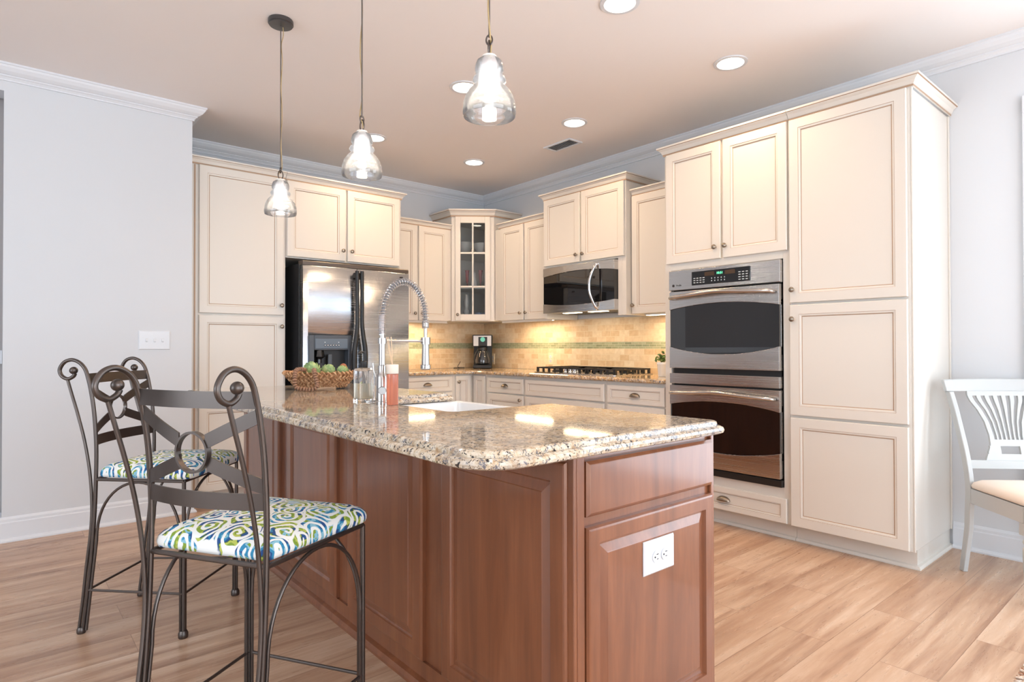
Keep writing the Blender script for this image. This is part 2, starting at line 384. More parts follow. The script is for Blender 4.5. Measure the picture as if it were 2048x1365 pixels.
# ------------------------------------------------------------------ the room
def struct(name, mb, m, label=None, bev=0):
    o = mb.build(name, m, bev=bev); o['kind'] = 'structure'
    if label: o['label'] = label
    return o
struct('floor', MB().box(-8, 0, -9, 0, -.1, 0), FLOOR, 'pale oak plank floor')
struct('ceiling', MB().box(-8, .15, -9, .15, H, H+.1), CEIL, 'painted ceiling')
struct('wall_right', MB().box(0, .15, -4.66, .15, 0, H).box(0, .15, -9, -7.25, 0, H).box(0, .15, -7.25, -4.66, 2.33, H), WALL, 'wall behind the cooktop and ovens')
struct('wall_back', MB().box(-3.05, 0, 0, .15, 0, H), WALL, 'wall behind the refrigerator')
struct('wall_left', MB().box(-4.035, -3.05, -.705, .0, 0, H).box(-8, -4.035, -.705, -.55, 0, .14).box(-8, -4.035, -.705, -.55, 2.60, H), WALL, 'plain wall left of the tall pantry')
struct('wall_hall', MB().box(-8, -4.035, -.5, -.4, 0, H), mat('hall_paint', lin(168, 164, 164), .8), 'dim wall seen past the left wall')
struct('wall_west', MB().box(-8.15, -8, -9, 0, 0, .45).box(-8.15, -8, -9, 0, 2.45, H).box(-8.15, -8, -9, -5.9, .45, 2.45).box(-8.15, -8, -2.1, 0, .45, 2.45), WALL)
struct('wall_south', MB().box(-8, 0, -9.15, -9, 0, .25).box(-8, 0, -9.15, -9, 2.45, H).box(-8, -5.7, -9.15, -9, .25, 2.45).box(-.9, 0, -9.15, -9, .25, 2.45), WALL)
# window and door frames of the openings
def winframe(name, u0, u1, z0, z1, fixed, axis, n=3):
    b = MB(); t = .05
    def bx(a0, a1, c0, c1):
        if axis == 'x': b.box(a0, a1, fixed-.04, fixed+.04, c0, c1)
        else: b.box(fixed-.04, fixed+.04, a0, a1, c0, c1)
    bx(u0, u1, z0, z0+t); bx(u0, u1, z1-t, z1)
    for i in range(n+1):
        c = u0+(u1-u0)*i/n; bx(max(u0, c-t/2), min(u1, c+t/2), z0, z1)
    return struct(name, b, TRIM)
winframe('window_1', -5.7, -.9, .25, 2.45, -9.07, 'x'); winframe('window_2', -5.9, -2.1, .45, 2.45, -8.07, 'y'); winframe('door_1', -7.25, -4.66, .0, 2.33, .07, 'y', 2)
struct('trim_2', MB().box(-.02, 0, -4.66, -4.575, 0.0, 2.40).box(-.02, 0, -7.34, -7.25, 0, 2.40).box(-.022, 0, -7.34, -4.575, 2.32, 2.41), TRIM, 'white casing of the patio door', .003)
# crown molding: profile (out from the wall, down from the ceiling)
CP = [(0,0),(.076,0),(.076,-.010),(.070,-.014),(.066,-.024),(.052,-.042),(.034,-.054),(.026,-.057),(.026,-.063),(.018,-.068),(.010,-.078),(.010,-.086),(0,-.086)]
def sweep(mb, path, prof, z, closed=False, sc=1):
    """path: 2D points; the profile goes out to the left side of the travel direction"""
    P = [Vector(p) for p in path]; N = len(P); L = []
    for i in range(N):
        d0 = (P[i]-P[i-1]).normalized() if (i > 0 or closed) else None
        d1 = (P[(i+1) % N]-P[i]).normalized() if (i < N-1 or closed) else None
        d0 = d0 or d1; d1 = d1 or d0
        n0 = Vector((-d0.y, d0.x)); n1 = Vector((-d1.y, d1.x)); n = (n0+n1); n = n/max(n.length, 1e-6); k = 1/max(n.dot(n0), .3)
        L.append([(P[i].x+n.x*k*o*sc, P[i].y+n.y*k*o*sc, z+h*sc) for o, h in prof])
    if closed: L.append(L[0])
    mb.loops(L, not closed, not closed); return mb
struct('trim_1', sweep(MB(), [(-8,-.705),(-3.05,-.705),(-3.05,0),(0,0),(0,-9)][::-1], CP, H), TRIM, 'white crown molding round the ceiling')
BP = [(0,0),(.028,0),(.028,.008),(.022,.018),(.014,.022),(.014,.108),(.010,.114),(.010,.128),(.004,.138),(0,.142)]
struct('baseboard_left', sweep(MB(), [(-3.05,-.62),(-3.05,-.705),(-8,-.705)], BP, 0), TRIM, 'white baseboard of the left wall')
struct('baseboard_right', sweep(MB(), [(0,-4.57),(0,-4.26)], BP, 0), TRIM, 'white baseboard beside the tall cabinet')
struct('trim_3', MB().box(-8, -4.036, -.525, -.5, 1.02, 1.10), TRIM, 'white chair rail in the hall')

# ------------------------------------------------------------------ cabinets
def knob(parent, x, z, y=-.02):
    return MB().lathe([(.006,0),(.005,-.010),(.006,-.014),(.014,-.017),(.0155,-.022),(.012,-.028),(.004,-.031)], 16, (x, y, z), 'y').build('knob', PEWTER, parent, True)
def cup_pull(parent, x, z, y=-.02, w=.09):
    L = []
    for k in range(7):                       # half dome, open below
        a = PI/2*k/6; o = math.sin(a)*.026; up = math.cos(a)*.030
        L.append([(x+w/2*math.cos(t)*(1 if k < 6 else 1), y-.002-o*math.sin(t)**.8, z-.014+up*math.sin(t)) for t in [PI*i/14 for i in range(15)]])
    b = MB()
    for q, s in ((L, 0),):
        n = 15; base = len(b.v); b.v += [Vector(p) for l in q for p in l]
        for k in range(6):
            for i in range(n-1): b.f.append([base+k*n+i, base+k*n+i+1, base+(k+1)*n+i+1, base+(k+1)*n+i]); b.m.append(0)
    o = b.build('cup_pull', PEWTER, parent, True); m = o.modifiers.new('solid', 'SOLIDIFY'); m.thickness = .0025; return o
RECESS = [(0,0), (0,-.017), (.003,-.020), (.052,-.020), (.0535,-.018), (.062,-.0165), (.064,-.013), (.068,-.011)]
def front(parent, x0, x1, z0, z1, y=0, name='door', m=None, kn=None, pull=False, inset=1.0):
    b = MB(); pr = [(i*inset if i > .01 else i, yy+y-.0005) for i, yy in RECESS]
    b.rings(x0, x1, z0, z1, pr, mats=[0,0,0,1,0,0,1] )
    b.m[-1] = 0
    o = b.build(name, m or [CREAM, GLAZE], parent)
    if kn: knob(o, kn[0], kn[1], y-.02)
    if pull: cup_pull(o, (x0+x1)/2, (z0+z1)/2, y-.0105)
    return o
CC = [(0,0),(.008,0),(.008,.010),(.011,.012),(.020,.030),(.032,.040),(.034,.043),(.040,.045),(.040,.056),(0,.056)]
CCK = [(o, h) for o, h in CC]
def cab_crown(parent, path, z, sc=1.0):
    b = sweep(MB(), path, CC, z, sc=sc)
    n = len(CC)
    o = b.build('crown_molding', [CREAM, GLAZE], parent)
    for p in o.data.polygons:
        if len(p.vertices) == 4:
            k = min(v % n for v in p.vertices); kk = sorted({v % n for v in p.vertices})
            if kk in ([1,2],[6,7]): p.material_index = 1
    return o
RW = -PI/2       # rotation of things against the right wall: local x runs toward the camera (-y), local y into the wall
def rw(y, x): return (x, y, 0)

# tall pantry cabinet, right wall
t = thing('pantry_cabinet', 'tall cream pantry cabinet right of the wall ovens, with three stacked doors', 'cabinet', rw(-3.646, -.619), RW)
b = MB().box(0, .604, 0, .617, .10, 2.398); b.build('carcass', CREAM, t, bev=.002)
MB().box(0, .598, .07, .617, 0, .0995).build('toe_kick', CREAM, t)
sweep(MB(), [(0,.07),(.598,.07),(.598,.612)], [(0,0),(-.018,0),(-.018,.006),(-.012,.016),(0,.019)], 0).build('shoe_molding', CREAM, t)
MB().box(.604, .612, -.002, .012, .10, 2.398).box(.604, .612, .60, .617, .10, 2.398).build('side_stile', CREAM, t, bev=.002)
front(t, .006, .590, .104, .714); front(t, .006, .590, .728, 1.348, kn=(.026, 1.268)); front(t, .006, .590, 1.361, 2.396, kn=(.026, 1.434))
cab_crown(t, [(.612,.617),(.612,-.002),(.0,-.002)], 2.398)
# wall oven cabinet
t = thing('oven_cabinet', 'cream tall cabinet housing the double wall oven, two doors above and a drawer below', 'cabinet', rw(-2.80, -.619), RW)
b = MB(); b.box(0, .047, 0, .617, .10, 2.398).box(.807, .844, 0, .617, .10, 2.398).box(.047, .807, 0, .617, 1.620, 2.398).box(.047, .807, 0, .617, .10, .305).box(.047, .807, .58, .617, .305, 1.62)
b.build('carcass', CREAM, t, bev=.001)
MB().box(0, .844, .07, .617, 0, .0995).build('toe_kick', CREAM, t)
sweep(MB(), [(0,.07),(.844,.07)], [(0,0),(-.018,0),(-.018,.006),(-.012,.016),(0,.019)], 0).build('shoe_molding', CREAM, t)
front(t, .022, .422, 1.664, 2.396, kn=(.388, 1.736)); front(t, .439, .838, 1.664, 2.396, kn=(.459, 1.737))
front(t, .035, .828, .106, .248, name='drawer', pull=True, inset=.62)
cab_crown(t, [(.844,-.002),(0,-.002),(0,.617)], 2.398)
# double oven
ov = thing('double_wall_oven', 'stainless double wall oven with two dark arched windows and curved handles', 'oven', rw(-2.852, -.642), RW)
W_ = .752
MB().box(.012, W_-.012, .03, .56, .312, 1.606).build('oven_body', BLACKM, ov)
MB().box(.0, W_, -.004, .03, .308, .348).build('base_grille', BLACKM, ov, bev=.002)
def arch(xa, xb, za, zm, n=24): return [(xa+(xb-xa)*i/n, za+(zm-za)*math.sin(PI*i/n)**.85 if 0 < i < n else za) for i in range(n+1)]
def strip(b, lo, up, y0, y1):
    """solid between two polylines with the same x positions (x, z)"""
    n = len(lo); L = [[(lo[i][0], y0, lo[i][1]), (up[i][0], y0, up[i][1]), (up[i][0], y1, up[i][1]), (lo[i][0], y1, lo[i][1])] for i in range(n)]
    b.loops(L)
def oven_door(zt, zb, wt, wtm, wb, wbm, hz):
    d = MB(); a = arch(.008, W_-.004, wt, wtm); strip(d, a, [(x, zt) for x, z in a], -.016, .028)
    a2 = arch(.008, W_-.004, wb, wbm); strip(d, [(x, zb) for x, z in a2], a2, -.016, .028)
    d.box(.008, W_-.004, .012, .028, wbm, wtm)
    o = d.build('oven_door', STEEL, ov, bev=.0015)
    MB().box(.010, W_-.006, -.008, .011, wbm+.003, wtm-.003).build('window', OVENG, o)
    pts = catmull([(.028,-.022,hz-.006),(.05,-.055,hz),(.20,-.070,hz+.008),(W_/2,-.076,hz+.018),(W_-.20,-.070,hz+.008),(W_-.05,-.055,hz),(W_-.028,-.022,hz-.006)], 6)
    n = len(pts); MB().tube(pts, [.013-.004*abs(2*i/(n-1)-1)**3 for i in range(n)], 12).build('handle', STEEL, o, True)
oven_door(1.474, .975, 1.355, 1.388, 1.115, 1.066, 1.434)
oven_door(.862, .356, .736, .773, .502, .455, .814)
MB().box(.008, W_-.004, -.016, .028, .874, .940).build('vent_panel', STEEL, ov, bev=.002)
cp = MB().box(0, W_, -.010, .03, 1.484, 1.614).build('control_panel', STEEL, ov, bev=.003)
cpx = .375
MB().box(.176, .575, -.014, -.008, 1.507, 1.594).build('display', BLACK, cp, bev=.002)
MX = lambda x, y, z: Matrix.Translation((x, y, z)) @ Matrix.Rotation(PI/2, 4, 'X')
text_mesh('clock_digits', '10:51', .020, E_GRN, cp, MX(.375, -.0148, 1.571))
PRINT = mat('pale_print', lin(190, 196, 200), .5); BRONZ = mat('amber_display_window', lin(70, 52, 36), .2); INK = mat('dark_print', lin(46, 40, 40), .5)
for xa in (.270, .410): MB().box(xa, xa+.068, -.0146, -.0138, 1.559, 1.584).build('display_window', BRONZ, cp)
def keyb(x0, x1, z0, z1): MB().box(x0, x1, -.0146, -.0138, z0, z1).build('key', PRINT, cp)
for i in range(4):
    for j in range(3): keyb(.190+i*.022, .204+i*.022, 1.520+j*.014, 1.525+j*.014)
for i in range(3):
    for j in range(4): keyb(.500+i*.023, .514+i*.023, 1.517+j*.015, 1.522+j*.015)
for i in range(5):
    for j in range(2): keyb(.317+i*.022, .323+i*.022, 1.523+j*.016, 1.530+j*.016)
em = MB().lathe([(.0085,0),(.0085,-.002),(.005,-.002),(.005,-.001)], 20, (.036,-.010,1.515), 'y').build('brand_emblem', INK, cp)
text_mesh('brand_lettering', 'Profile', .015, INK, cp, MX(.078, -.0106, 1.515))
# upper cabinets right wall
t = thing('upper_cabinet', 'cream two door upper cabinet between the glass corner cabinet and the microwave', 'cabinet', rw(-.6, -.325), RW, 'upper wall cabinets')
MB().box(0, .785, 0, .323, 1.372, 2.262).build('carcass', CREAM, t, bev=.001)
front(t, .104, .437, 1.366, 2.258, kn=(.402, 1.43)); front(t, .452, .779, 1.366, 2.258, kn=(.480, 1.43))
cab_crown(t, [(.785,-.002),(.0785,-.002),(.06,-.002)], 2.258, .9)
MB().box(.1, .78, .002, .02, 1.345, 1.3715).build('light_rail', CREAM, t)
t = thing('upper_cabinet', 'cream single door upper cabinet between the microwave and the oven tower', 'cabinet', rw(-2.292, -.325), RW, 'upper wall cabinets')
MB().box(0, .506, 0, .323, 1.372, 2.275).build('carcass', CREAM, t, bev=.001)
front(t, .004, .495, 1.366, 2.270, kn=(.024, 1.43)); cab_crown(t, [(.506,-.002),(-.0,-.002)], 2.270, .9)
# microwave cabinet: deeper, hollow below
t = thing('microwave_cabinet', 'tall deep cream upper cabinet above and around the microwave, two doors', 'cabinet', rw(-1.388, -.40), RW)
b = MB(); b.box(0, .024, 0, .385, 1.358, 2.388).box(.862, .90, 0, .385, 1.358, 2.388).box(.024, .862, 0, .385, 1.80, 2.388)
b.box(.822, .862, -.001, .018, 1.358, 1.80)
b.build('carcass', CREAM, t, bev=.001)
front(t, .004, .432, 1.812, 2.386, kn=(.402, 1.872)); front(t, .449, .892, 1.812, 2.386, kn=(.475, 1.872))
cab_crown(t, [(.90,.398),(.90,-.002),(0,-.002),(0,.398)], 2.386)
mw = thing('microwave', 'stainless over the range microwave with an arched dark window and bowed handle', 'microwave', rw(-1.417, -.42), RW)
MB().box(.0, .790, .02, .40, 1.402, 1.792).build('housing', BLACKM, mw, bev=.002)
fr = MB(); a = arch(.052, .797, 1.712, 1.738); strip(fr, a, [(x, 1.788) for x, z in a], -.030, .019)
a2 = arch(.052, .797, 1.482, 1.458); strip(fr, [(x, 1.400) for x, z in a2], a2, -.030, .019)
for v in fr.v: v.y -= .012*math.sin(PI*(v.x-.05)/.75); v.x -= .001
for v in fr.v: v.x = max(0.0, (v.x-.052)*1.065+.002)
d = fr.build('front_trim', STEEL, mw, True, .001)
MB().box(.003, .665, -.026, .010, 1.455, 1.742).build('window', OVENG, mw)
MB().box(.668, .792, -.026, .010, 1.455, 1.742).build('control_panel', BLACK, mw)
pts = catmull([(.632,-.034,1.772),(.622,-.060,1.745),(.600,-.088,1.66),(.596,-.094,1.60),(.600,-.088,1.53),(.622,-.060,1.44),(.632,-.034,1.412)], 6)
MB().tube(pts, .011, 12).build('handle', CHROME, mw, True)
for xa in (.16, .45): MB().box(xa, xa+.18, .05, .10, 1.398, 1.4015).build('lamp', E_UND, mw)
area('microwave_lamp', (.4, .10, 1.392), (0,0,0), .5, .10, UNDER_W*.7, WARM2, mw)
# fridge wall
t = thing('pantry_cabinet', 'tall cream pantry cabinet left of the refrigerator, next to the plain wall', 'cabinet', (-3.046, -.62, 0))
MB().box(0, .658, 0, .617, .10, 2.398).build('carcass', CREAM, t, bev=.001)
MB().box(0, .658, .07, .617, 0, .0995).build('toe_kick', CREAM, t)
front(t, .056, .640, .104, .714); front(t, .056, .640, .728, 1.343, kn=(.622, 1.271)); front(t, .056, .640, 1.357, 2.392, kn=(.622, 1.43))
MB().box(.026, .036, -.004, 0, .10, 2.39).build('side_bead', GLAZE, t)
cab_crown(t, [(.658,-.002),(0,-.002)], 2.394, .95)
t = thing('upper_cabinet', 'deep cream two door cabinet above the refrigerator', 'cabinet', (-2.386, -.62, 0), 0, 'upper wall cabinets')
MB().box(0, .994, 0, .617, 1.800, 2.394).build('carcass', CREAM, t, bev=.001)
front(t, .006, .477, 1.810, 2.388, kn=(.452, 1.892)); front(t, .496, .972, 1.810, 2.388, kn=(.528, 1.892))
cab_crown(t, [(.994,.617),(.994,-.002),(0,-.002)], 2.390, .98)
t = thing('upper_cabinet', 'cream two door upper cabinet between the refrigerator and the glass corner cabinet', 'cabinet', (-1.385, -.325, 0), 0, 'upper wall cabinets')
MB().box(0, .722, 0, .323, 1.372, 2.262).build('carcass', CREAM, t, bev=.001)
front(t, .010, .327, 1.366, 2.256, kn=(.297, 1.43)); front(t, .347, .680, 1.366, 2.256, kn=(.373, 1.43))
cab_crown(t, [(.715,-.002),(0,-.002)], 2.258, .9)
MB().box(.01, .68, .002, .02, 1.345, 1.3715).build('light_rail', CREAM, t)
# corner cabinet with glass door
CL = Vector((-.658, -.33)); CR = Vector((-.33, -.585))
t = thing('corner_cabinet', 'cream diagonal corner cabinet with a six pane glass door', 'cabinet', (0, 0, 0))
poly = [(-.003,-.003), (-.658,-.003), (-.658,-.33), (-.33,-.585), (-.003,-.585)]
b = MB(); ct = .018; Z0, Z1 = 1.366, 2.398
b.prism(poly, Z0, Z0+ct).prism(poly, Z1-ct, Z1)
b.box(-.658,-.640,-.33,-.003,Z0+ct,Z1-ct).box(-.33,-.003,-.585,-.567,Z0+ct,Z1-ct).box(-.640,-.003,-.02,-.003,Z0+ct,Z1-ct).box(-.02,-.003,-.567,-.02,Z0+ct,Z1-ct)
ang = math.atan2((CR-CL).y, (CR-CL).x); Wd = (CR-CL).length
b.x = Matrix.Translation((CL.x, CL.y, 0)) @ Matrix.Rotation(ang, 4, 'Z')
b.box(0, .048, -.001, .018, Z0, Z1).box(Wd-.048, Wd, -.001, .018, Z0, Z1).box(.048, Wd-.048, -.001, .018, Z0, Z0+.03).box(.048, Wd-.048, -.001, .018, Z1-.03, Z1)
b.build('carcass', CREAM, t)
ins = [(-.025,-.025), (-.636,-.025), (-.636,-.32), (-.32,-.56), (-.025,-.56)]
for z in (1.690, 2.030): MB().prism(ins, z, z+.012).build('shelf', CREAM, t)
gd = thing('x', None, None); bpy.data.objects.remove(gd)
TM = Matrix.Translation((CL.x, CL.y, 0)) @ Matrix.Rotation(ang, 4, 'Z')
b = MB(); b.x = TM; x0, x1 = .036, Wd-.036; y0, y1 = -.021, -.001; zz0, zz1 = 1.372, 2.392; fw = .052
b.box(x0, x0+fw, y0, y1, zz0, zz1).box(x1-fw, x1, y0, y1, zz0, zz1).box(x0+fw, x1-fw, y0, y1, zz0, zz0+.062).box(x0+fw, x1-fw, y0, y1, zz1-.062, zz1)
xm = (x0+x1)/2; b.box(xm-.008, xm+.008, y0+.002, y1, zz0+.06, zz1-.06)
for z in (1.705, 2.035): b.box(x0+fw, x1-fw, y0+.002, y1, z-.009, z+.009)
gdo = b.build('door', CREAM, t, bev=.003)
b = MB(); b.x = TM; b.box(x0+fw-.004, x1-fw+.004, -.009, -.006, zz0+.058, zz1-.058); b.build('glass_pane', PANE, gdo)
k_ = knob(gdo, 0, 0, 0); k_.matrix_local = TM @ Matrix.Translation((x0+.024, -.021, 1.43))
cab_crown(t, [(-.003,-.587),(-.33,-.587),(-.66,-.332),(-.66,-.003)], 2.392, 1.25)
# refrigerator
fg = thing('refrigerator', 'stainless side by side refrigerator with black handles and a dispenser in the left door', 'refrigerator', (-2.313, -.70, 0))
MB().box(.0, .910, 0, .66, .02, 1.752).build('cabinet_shell', mat('black_textured_side', lin(44, 44, 46), .35), fg, bev=.003)
MB().box(.01, .90, -.005, .05, .0, .085).build('toe_grille', BLACKM, fg)
def bulge(x): return -.072-.030*math.sin(PI*x/.914)
def fdoor(xa, xb, holes=None):
    xs = [xa+(xb-xa)*i/12 for i in range(13)]
    def piece(b, xs, z0, z1):
        L = [[(x, -.008, z0), (x, -.008, z1), (x, bulge(x)+.006, z1), (x, bulge(x), z1-.006), (x, bulge(x), z0+.006), (x, bulge(x)+.006, z0)] for x in xs]; b.loops(L)
    b = MB()
    if not holes: piece(b, xs, .10, 1.735)
    else:
        hx0, hx1, hz0, hz1 = holes
        seg = lambda a, c: [a+(c-a)*i/8 for i in range(9)]
        piece(b, seg(xa, hx0), .10, 1.735); piece(b, seg(hx1, xb), .10, 1.735); piece(b, seg(hx0, hx1), hz1, 1.735); piece(b, seg(hx0, hx1), .10, hz0)
    return b.build('door', STEEL_F, fg, True, angle=50)
STEEL_F = mat('fridge_stainless', lin(188, 195, 204), .26, 1.0); brushed(STEEL_F, (1, 1, 260), .05)
dl = fdoor(.003, .422, (.040, .382, .86, 1.208)); dr = fdoor(.428, .911)
b = MB(); xs = [.003+.908*i/20 for i in range(21)]
b.loops([[(x, .02, 1.737), (x, .02, 1.775), (x, bulge(x)+.010, 1.770), (x, bulge(x)+.004, 1.762), (x, bulge(x)+.004, 1.737)] for x in xs]); b.build('top_trim', mat('taupe_hinge_cover', lin(84, 72, 64), .4), fg)
dsp = MB(); dsp.box(.041, .078, -.104, -.03, .862, 1.207).box(.352, .381, -.104, -.03, .862, 1.207).box(.078, .352, -.104, -.03, 1.094, 1.207).box(.078, .352, -.03, -.015, .862, 1.207).box(.078, .352, -.10, -.03, .862, .875)
dsp = dsp.build('dispenser', CHAR, dl, bev=.003)
MB().box(.085, .345, -.108, -.103, 1.105, 1.180).build('control_panel', CHAR2, dsp, bev=.003)
MB().box(.0785, .3515, -.0305, -.0295, .876, 1.093).build('recess_liner', BLACKM, dsp)
for i in range(6): MB().lathe([(.008,0),(.008,-.002),(.003,-.003)], 12, (.160+i*.022, -.108, 1.130), 'y').build('button', BLACKM, dsp)
WPR = mat('white_print', lin(235,240,245), .4)
for i in range(6): MB().box(.156+i*.022, .164+i*.022, -.1118, -.1108, 1.127, 1.133).build('button_legend', WPR, dsp)
for xa, xb, za, zb in ((.157,.163,1.150,1.155),(.267,.273,1.150,1.155)): MB().box(xa, xb, -.1088, -.1078, za, zb).build('indicator', WPR, dsp)
MB().box(.200, .232, -.075, -.060, .93, 1.060).build('paddle', CHAR, dsp, bev=.004)
MB().lathe([(.035,.0),(.045,-.05),(.02,-.07),(.02,-.10)], 20, (.13,-.065,1.093), 'z').build('ice_chute', BLACK, dsp, True)
for sx, par in ((-1, dl), (1, dr)):
    xc = .426+sx*.020; pts = [(xc, -.145, 1.712), (xc, -.148, 1.50), (xc, -.148, 1.31), (xc+sx*.010, -.150, 1.20), (xc+sx*.026, -.152, 1.08), (xc+sx*.026, -.148, .93), (xc+sx*.012, -.145, .78), (xc, -.140, .62)]
    h = MB(); pp = catmull(pts, 5); h.tube(pp, [.0155 if p.z > 1.3 else .0155+.004*min(1, (1.3-p.z)/.2) for p in pp], 14)
    h.box(xc-.01, xc+.01, -.14, bulge(.42)+.002, 1.66, 1.70).box(xc-.01, xc+.01, -.14, bulge(.42)+.002, .64, .70)
    h.build('handle', BLACKM, par, True)
MB().box(.822, .850, -.0845, -.079, 1.690, 1.702).build('badge', INK, dr)

# ------------------------------------------------------------------ base cabinets and worktop
def base_box(t, w, d=.60, x0=0): MB().box(x0, w, 0, d, .10, .861).build('carcass', CREAM, t); MB().box(x0, w, .07, d, 0, .0995).build('toe_kick', CREAM, t)
t = thing('base_cabinet', 'cream base cabinet right of the refrigerator, drawer over door', 'cabinet', (-1.385, -.602, 0), 0, 'base cabinets under the granite worktop')
base_box(t, .552); front(t, .01, .530, .711, .847, name='drawer', pull=True, inset=.6); front(t, .01, .530, .11, .695, kn=(.50, .655))
t = thing('base_cabinet', 'cream corner base cabinet with two narrow doors meeting in the corner', 'cabinet', (-.832, -.602, 0), 0, 'base cabinets under the granite worktop')
MB().prism([(0,0),(.230,0),(.230,-.225),(.829,-.225),(.829,.599),(0,.599)], .10, .861).build('carcass', CREAM, t)
MB().prism([(0,.07),(.300,.07),(.300,-.225),(.829,-.225),(.829,.599),(0,.599)], 0, .0995).build('toe_kick', CREAM, t)
front(t, .022, .190, .11, .847, kn=(.044, .79), inset=.75)
d_ = front(t, 0, .170, .11, .847, inset=.75); d_.matrix_local = Matrix.Translation((.230, -.036, 0)) @ Matrix.Rotation(-PI/2, 4, 'Z')
for y, w, lb, kind in ((-.830, .528, 'cream base cabinet left of the cooktop, drawer over door', 0), (-1.361, .906, 'wide cream base cabinet under the cooktop with plain drawer fronts', 1), (-2.270, .528, 'cream base cabinet beside the oven tower, drawer with a cup pull', 2)):
    t = thing('base_cabinet', lb, 'cabinet', rw(y, -.602), RW, 'base cabinets under the granite worktop'); base_box(t, w)
    if kind == 0: front(t, .013, .514, .705, .838, name='drawer', pull=True, inset=.6); front(t, .013, .514, .11, .692, kn=(.488, .655))
    if kind == 1: front(t, .016, .892, .705, .838, name='drawer', inset=.6); front(t, .016, .892, .41, .692, name='drawer'); front(t, .016, .892, .11, .398, name='drawer')
    if kind == 2: front(t, .014, .518, .705, .838, name='drawer', pull=True, inset=.6); front(t, .014, .518, .41, .692, name='drawer', pull=True); front(t, .014, .518, .11, .398, name='drawer', pull=True)
def arc(cx, cy, r, a0, a1, n=8): return [(cx+r*math.cos(R(a0+(a1-a0)*i/n)), cy+r*math.sin(R(a0+(a1-a0)*i/n))) for i in range(n+1)]
def slab(poly, prof, name, m, parent=None, holes=None):
    """poly CCW; prof = [(outward offset, z)] bottom to top"""
    P = [Vector(p) for p in poly]; N = len(P); nrm = []
    for i in range(N):
        d0 = (P[i]-P[i-1]).normalized(); d1 = (P[(i+1) % N]-P[i]).normalized()
        n0 = Vector((d0.y, -d0.x)); n1 = Vector((d1.y, -d1.x)); n = (n0+n1).normalized(); nrm.append(n/max(n.dot(n0), .3))
    b = MB(); b.loops([[(P[i].x+nrm[i].x*o, P[i].y+nrm[i].y*o, z) for i in range(N)] for o, z in prof])
    o = b.build(name, m, parent, True, angle=13)
    return o
wt = slab([(-.003,-.003),(-1.384,-.003),(-1.384,-.640)]+arc(-.74,-.74,.10,90,0,6)[0:]+[(-.640,-2.789),(-.003,-2.789)],
     [(-.004,.862),(.004,.865),(.009,.872),(.009,.883),(.004,.890),(-.004,.893)], 'worktop', GRAN2)
prop(wt, 'L shaped tan granite worktop running from the refrigerator to the oven tower', 'worktop')
bs = MB().box(-1.385, -.0125, -.012, -.001, .894, 1.098).box(-1.385, -.0125, -.012, -.001, 1.156, 1.365)
bs.box(-.012, -.001, -2.795, -.001, .894, 1.098).box(-.012, -.001, -2.795, -.001, 1.156, 1.365)
bs = bs.build('tile_backsplash', TILE); prop(bs, 'beige travertine brick tile backsplash behind the worktop', 'backsplash')
MB().box(-1.385, -.0125, -.0125, -.001, 1.0985, 1.1555).box(-.0125, -.001, -2.795, -.001, 1.0985, 1.1555).build('mosaic_band', MOSAIC, bs)
bs.children[0]['label'] = 'green glass mosaic band'
# under cabinet lights
def under_light(loc, rot, ln, label):
    u = thing('under_cabinet_light', label, 'light', loc, rot, 'under cabinet lights')
    MB().box(-ln/2, ln/2, -.03, .03, .006, .018).build('housing', PLATE, u, bev=.002)
    MB().box(-ln/2+.01, ln/2-.01, -.024, .024, .003, .0058).build('lens', E_UND, u)
    area('lamp', (0, 0, -.003), (0,0,0), ln-.02, .045, UNDER_W, WARM2, u)
under_light((-1.02, -.20, 1.353), 0, .52, 'slim lit strip under the upper cabinet beside the refrigerator')
under_light((-.20, -1.02, 1.353), RW, .52, 'slim lit strip under the upper cabinet left of the microwave')
under_light((-.20, -2.53, 1.353), RW, .40, 'slim lit strip under the upper cabinet beside the oven tower')

# ------------------------------------------------------------------ ceiling fixtures
rc = None
spots = [((-.86,-.97), 'recessed ceiling light nearest the room corner, above the corner cabinet'), ((-.87,-2.20), 'recessed ceiling light nearest the air vent, before the microwave cabinet'),
         ((-.86,-3.425), 'recessed ceiling light above the tall pantry cabinet at right'), ((-1.83,-.98), 'recessed ceiling light half behind the middle pendant'),
         ((-1.835,-2.18), 'recessed ceiling light half behind the nearest pendant'), ((-1.82,-3.41), 'recessed ceiling light cut by the top edge of the photo')]
for i, ((x, y), lb) in enumerate(spots):
    if rc is None:
        rc = thing('recessed_light', lb, 'ceiling light', (x, y, H), 0, 'recessed ceiling lights')
        MB().lathe([(.093,-.0005),(.093,-.006),(.074,-.008),(.072,-.0035),(.070,-.0005)], 32, cap=False).build('trim_ring', PLATE, rc, True)
        MB().lathe([(.0705,-.0015),(.0705,-.0025),(.03,-.0045),(.001,-.005)], 32).build('lens', E_LAMP, rc, True)
        area('lamp', (0,0,-.012), (0,0,0), .13, .13, LAMP_W, WARM, rc, 'DISK', 150)
    else: dup(rc, (x, y, H), 0, lb)
vt = thing('air_vent', 'white louvered ceiling air vent above the microwave', 'vent', (-.59, -1.80, H))
MB().box(-.075,-.055,-.15,.15,-.010,0).box(.055,.075,-.15,.15,-.010,0).box(-.055,.055,-.15,-.13,-.010,0).box(-.055,.055,.13,.15,-.010,0).build('frame', PLATE, vt, bev=.003)
MB().box(-.055,.055,-.13,.13,-.0015,-.0005).build('duct_shade_sheet', BLACKM, vt)  # black sheet standing in for the shade inside the duct
b = MB()
for i in range(16):
    y = -.122+i*.0163; b.prism([(y+.003,-.003),(y-.004,-.009),(y-.0025,-.009),(y+.0045,-.003)], -.055, .055, 'x')
b.build('louvers', PLATE, vt)
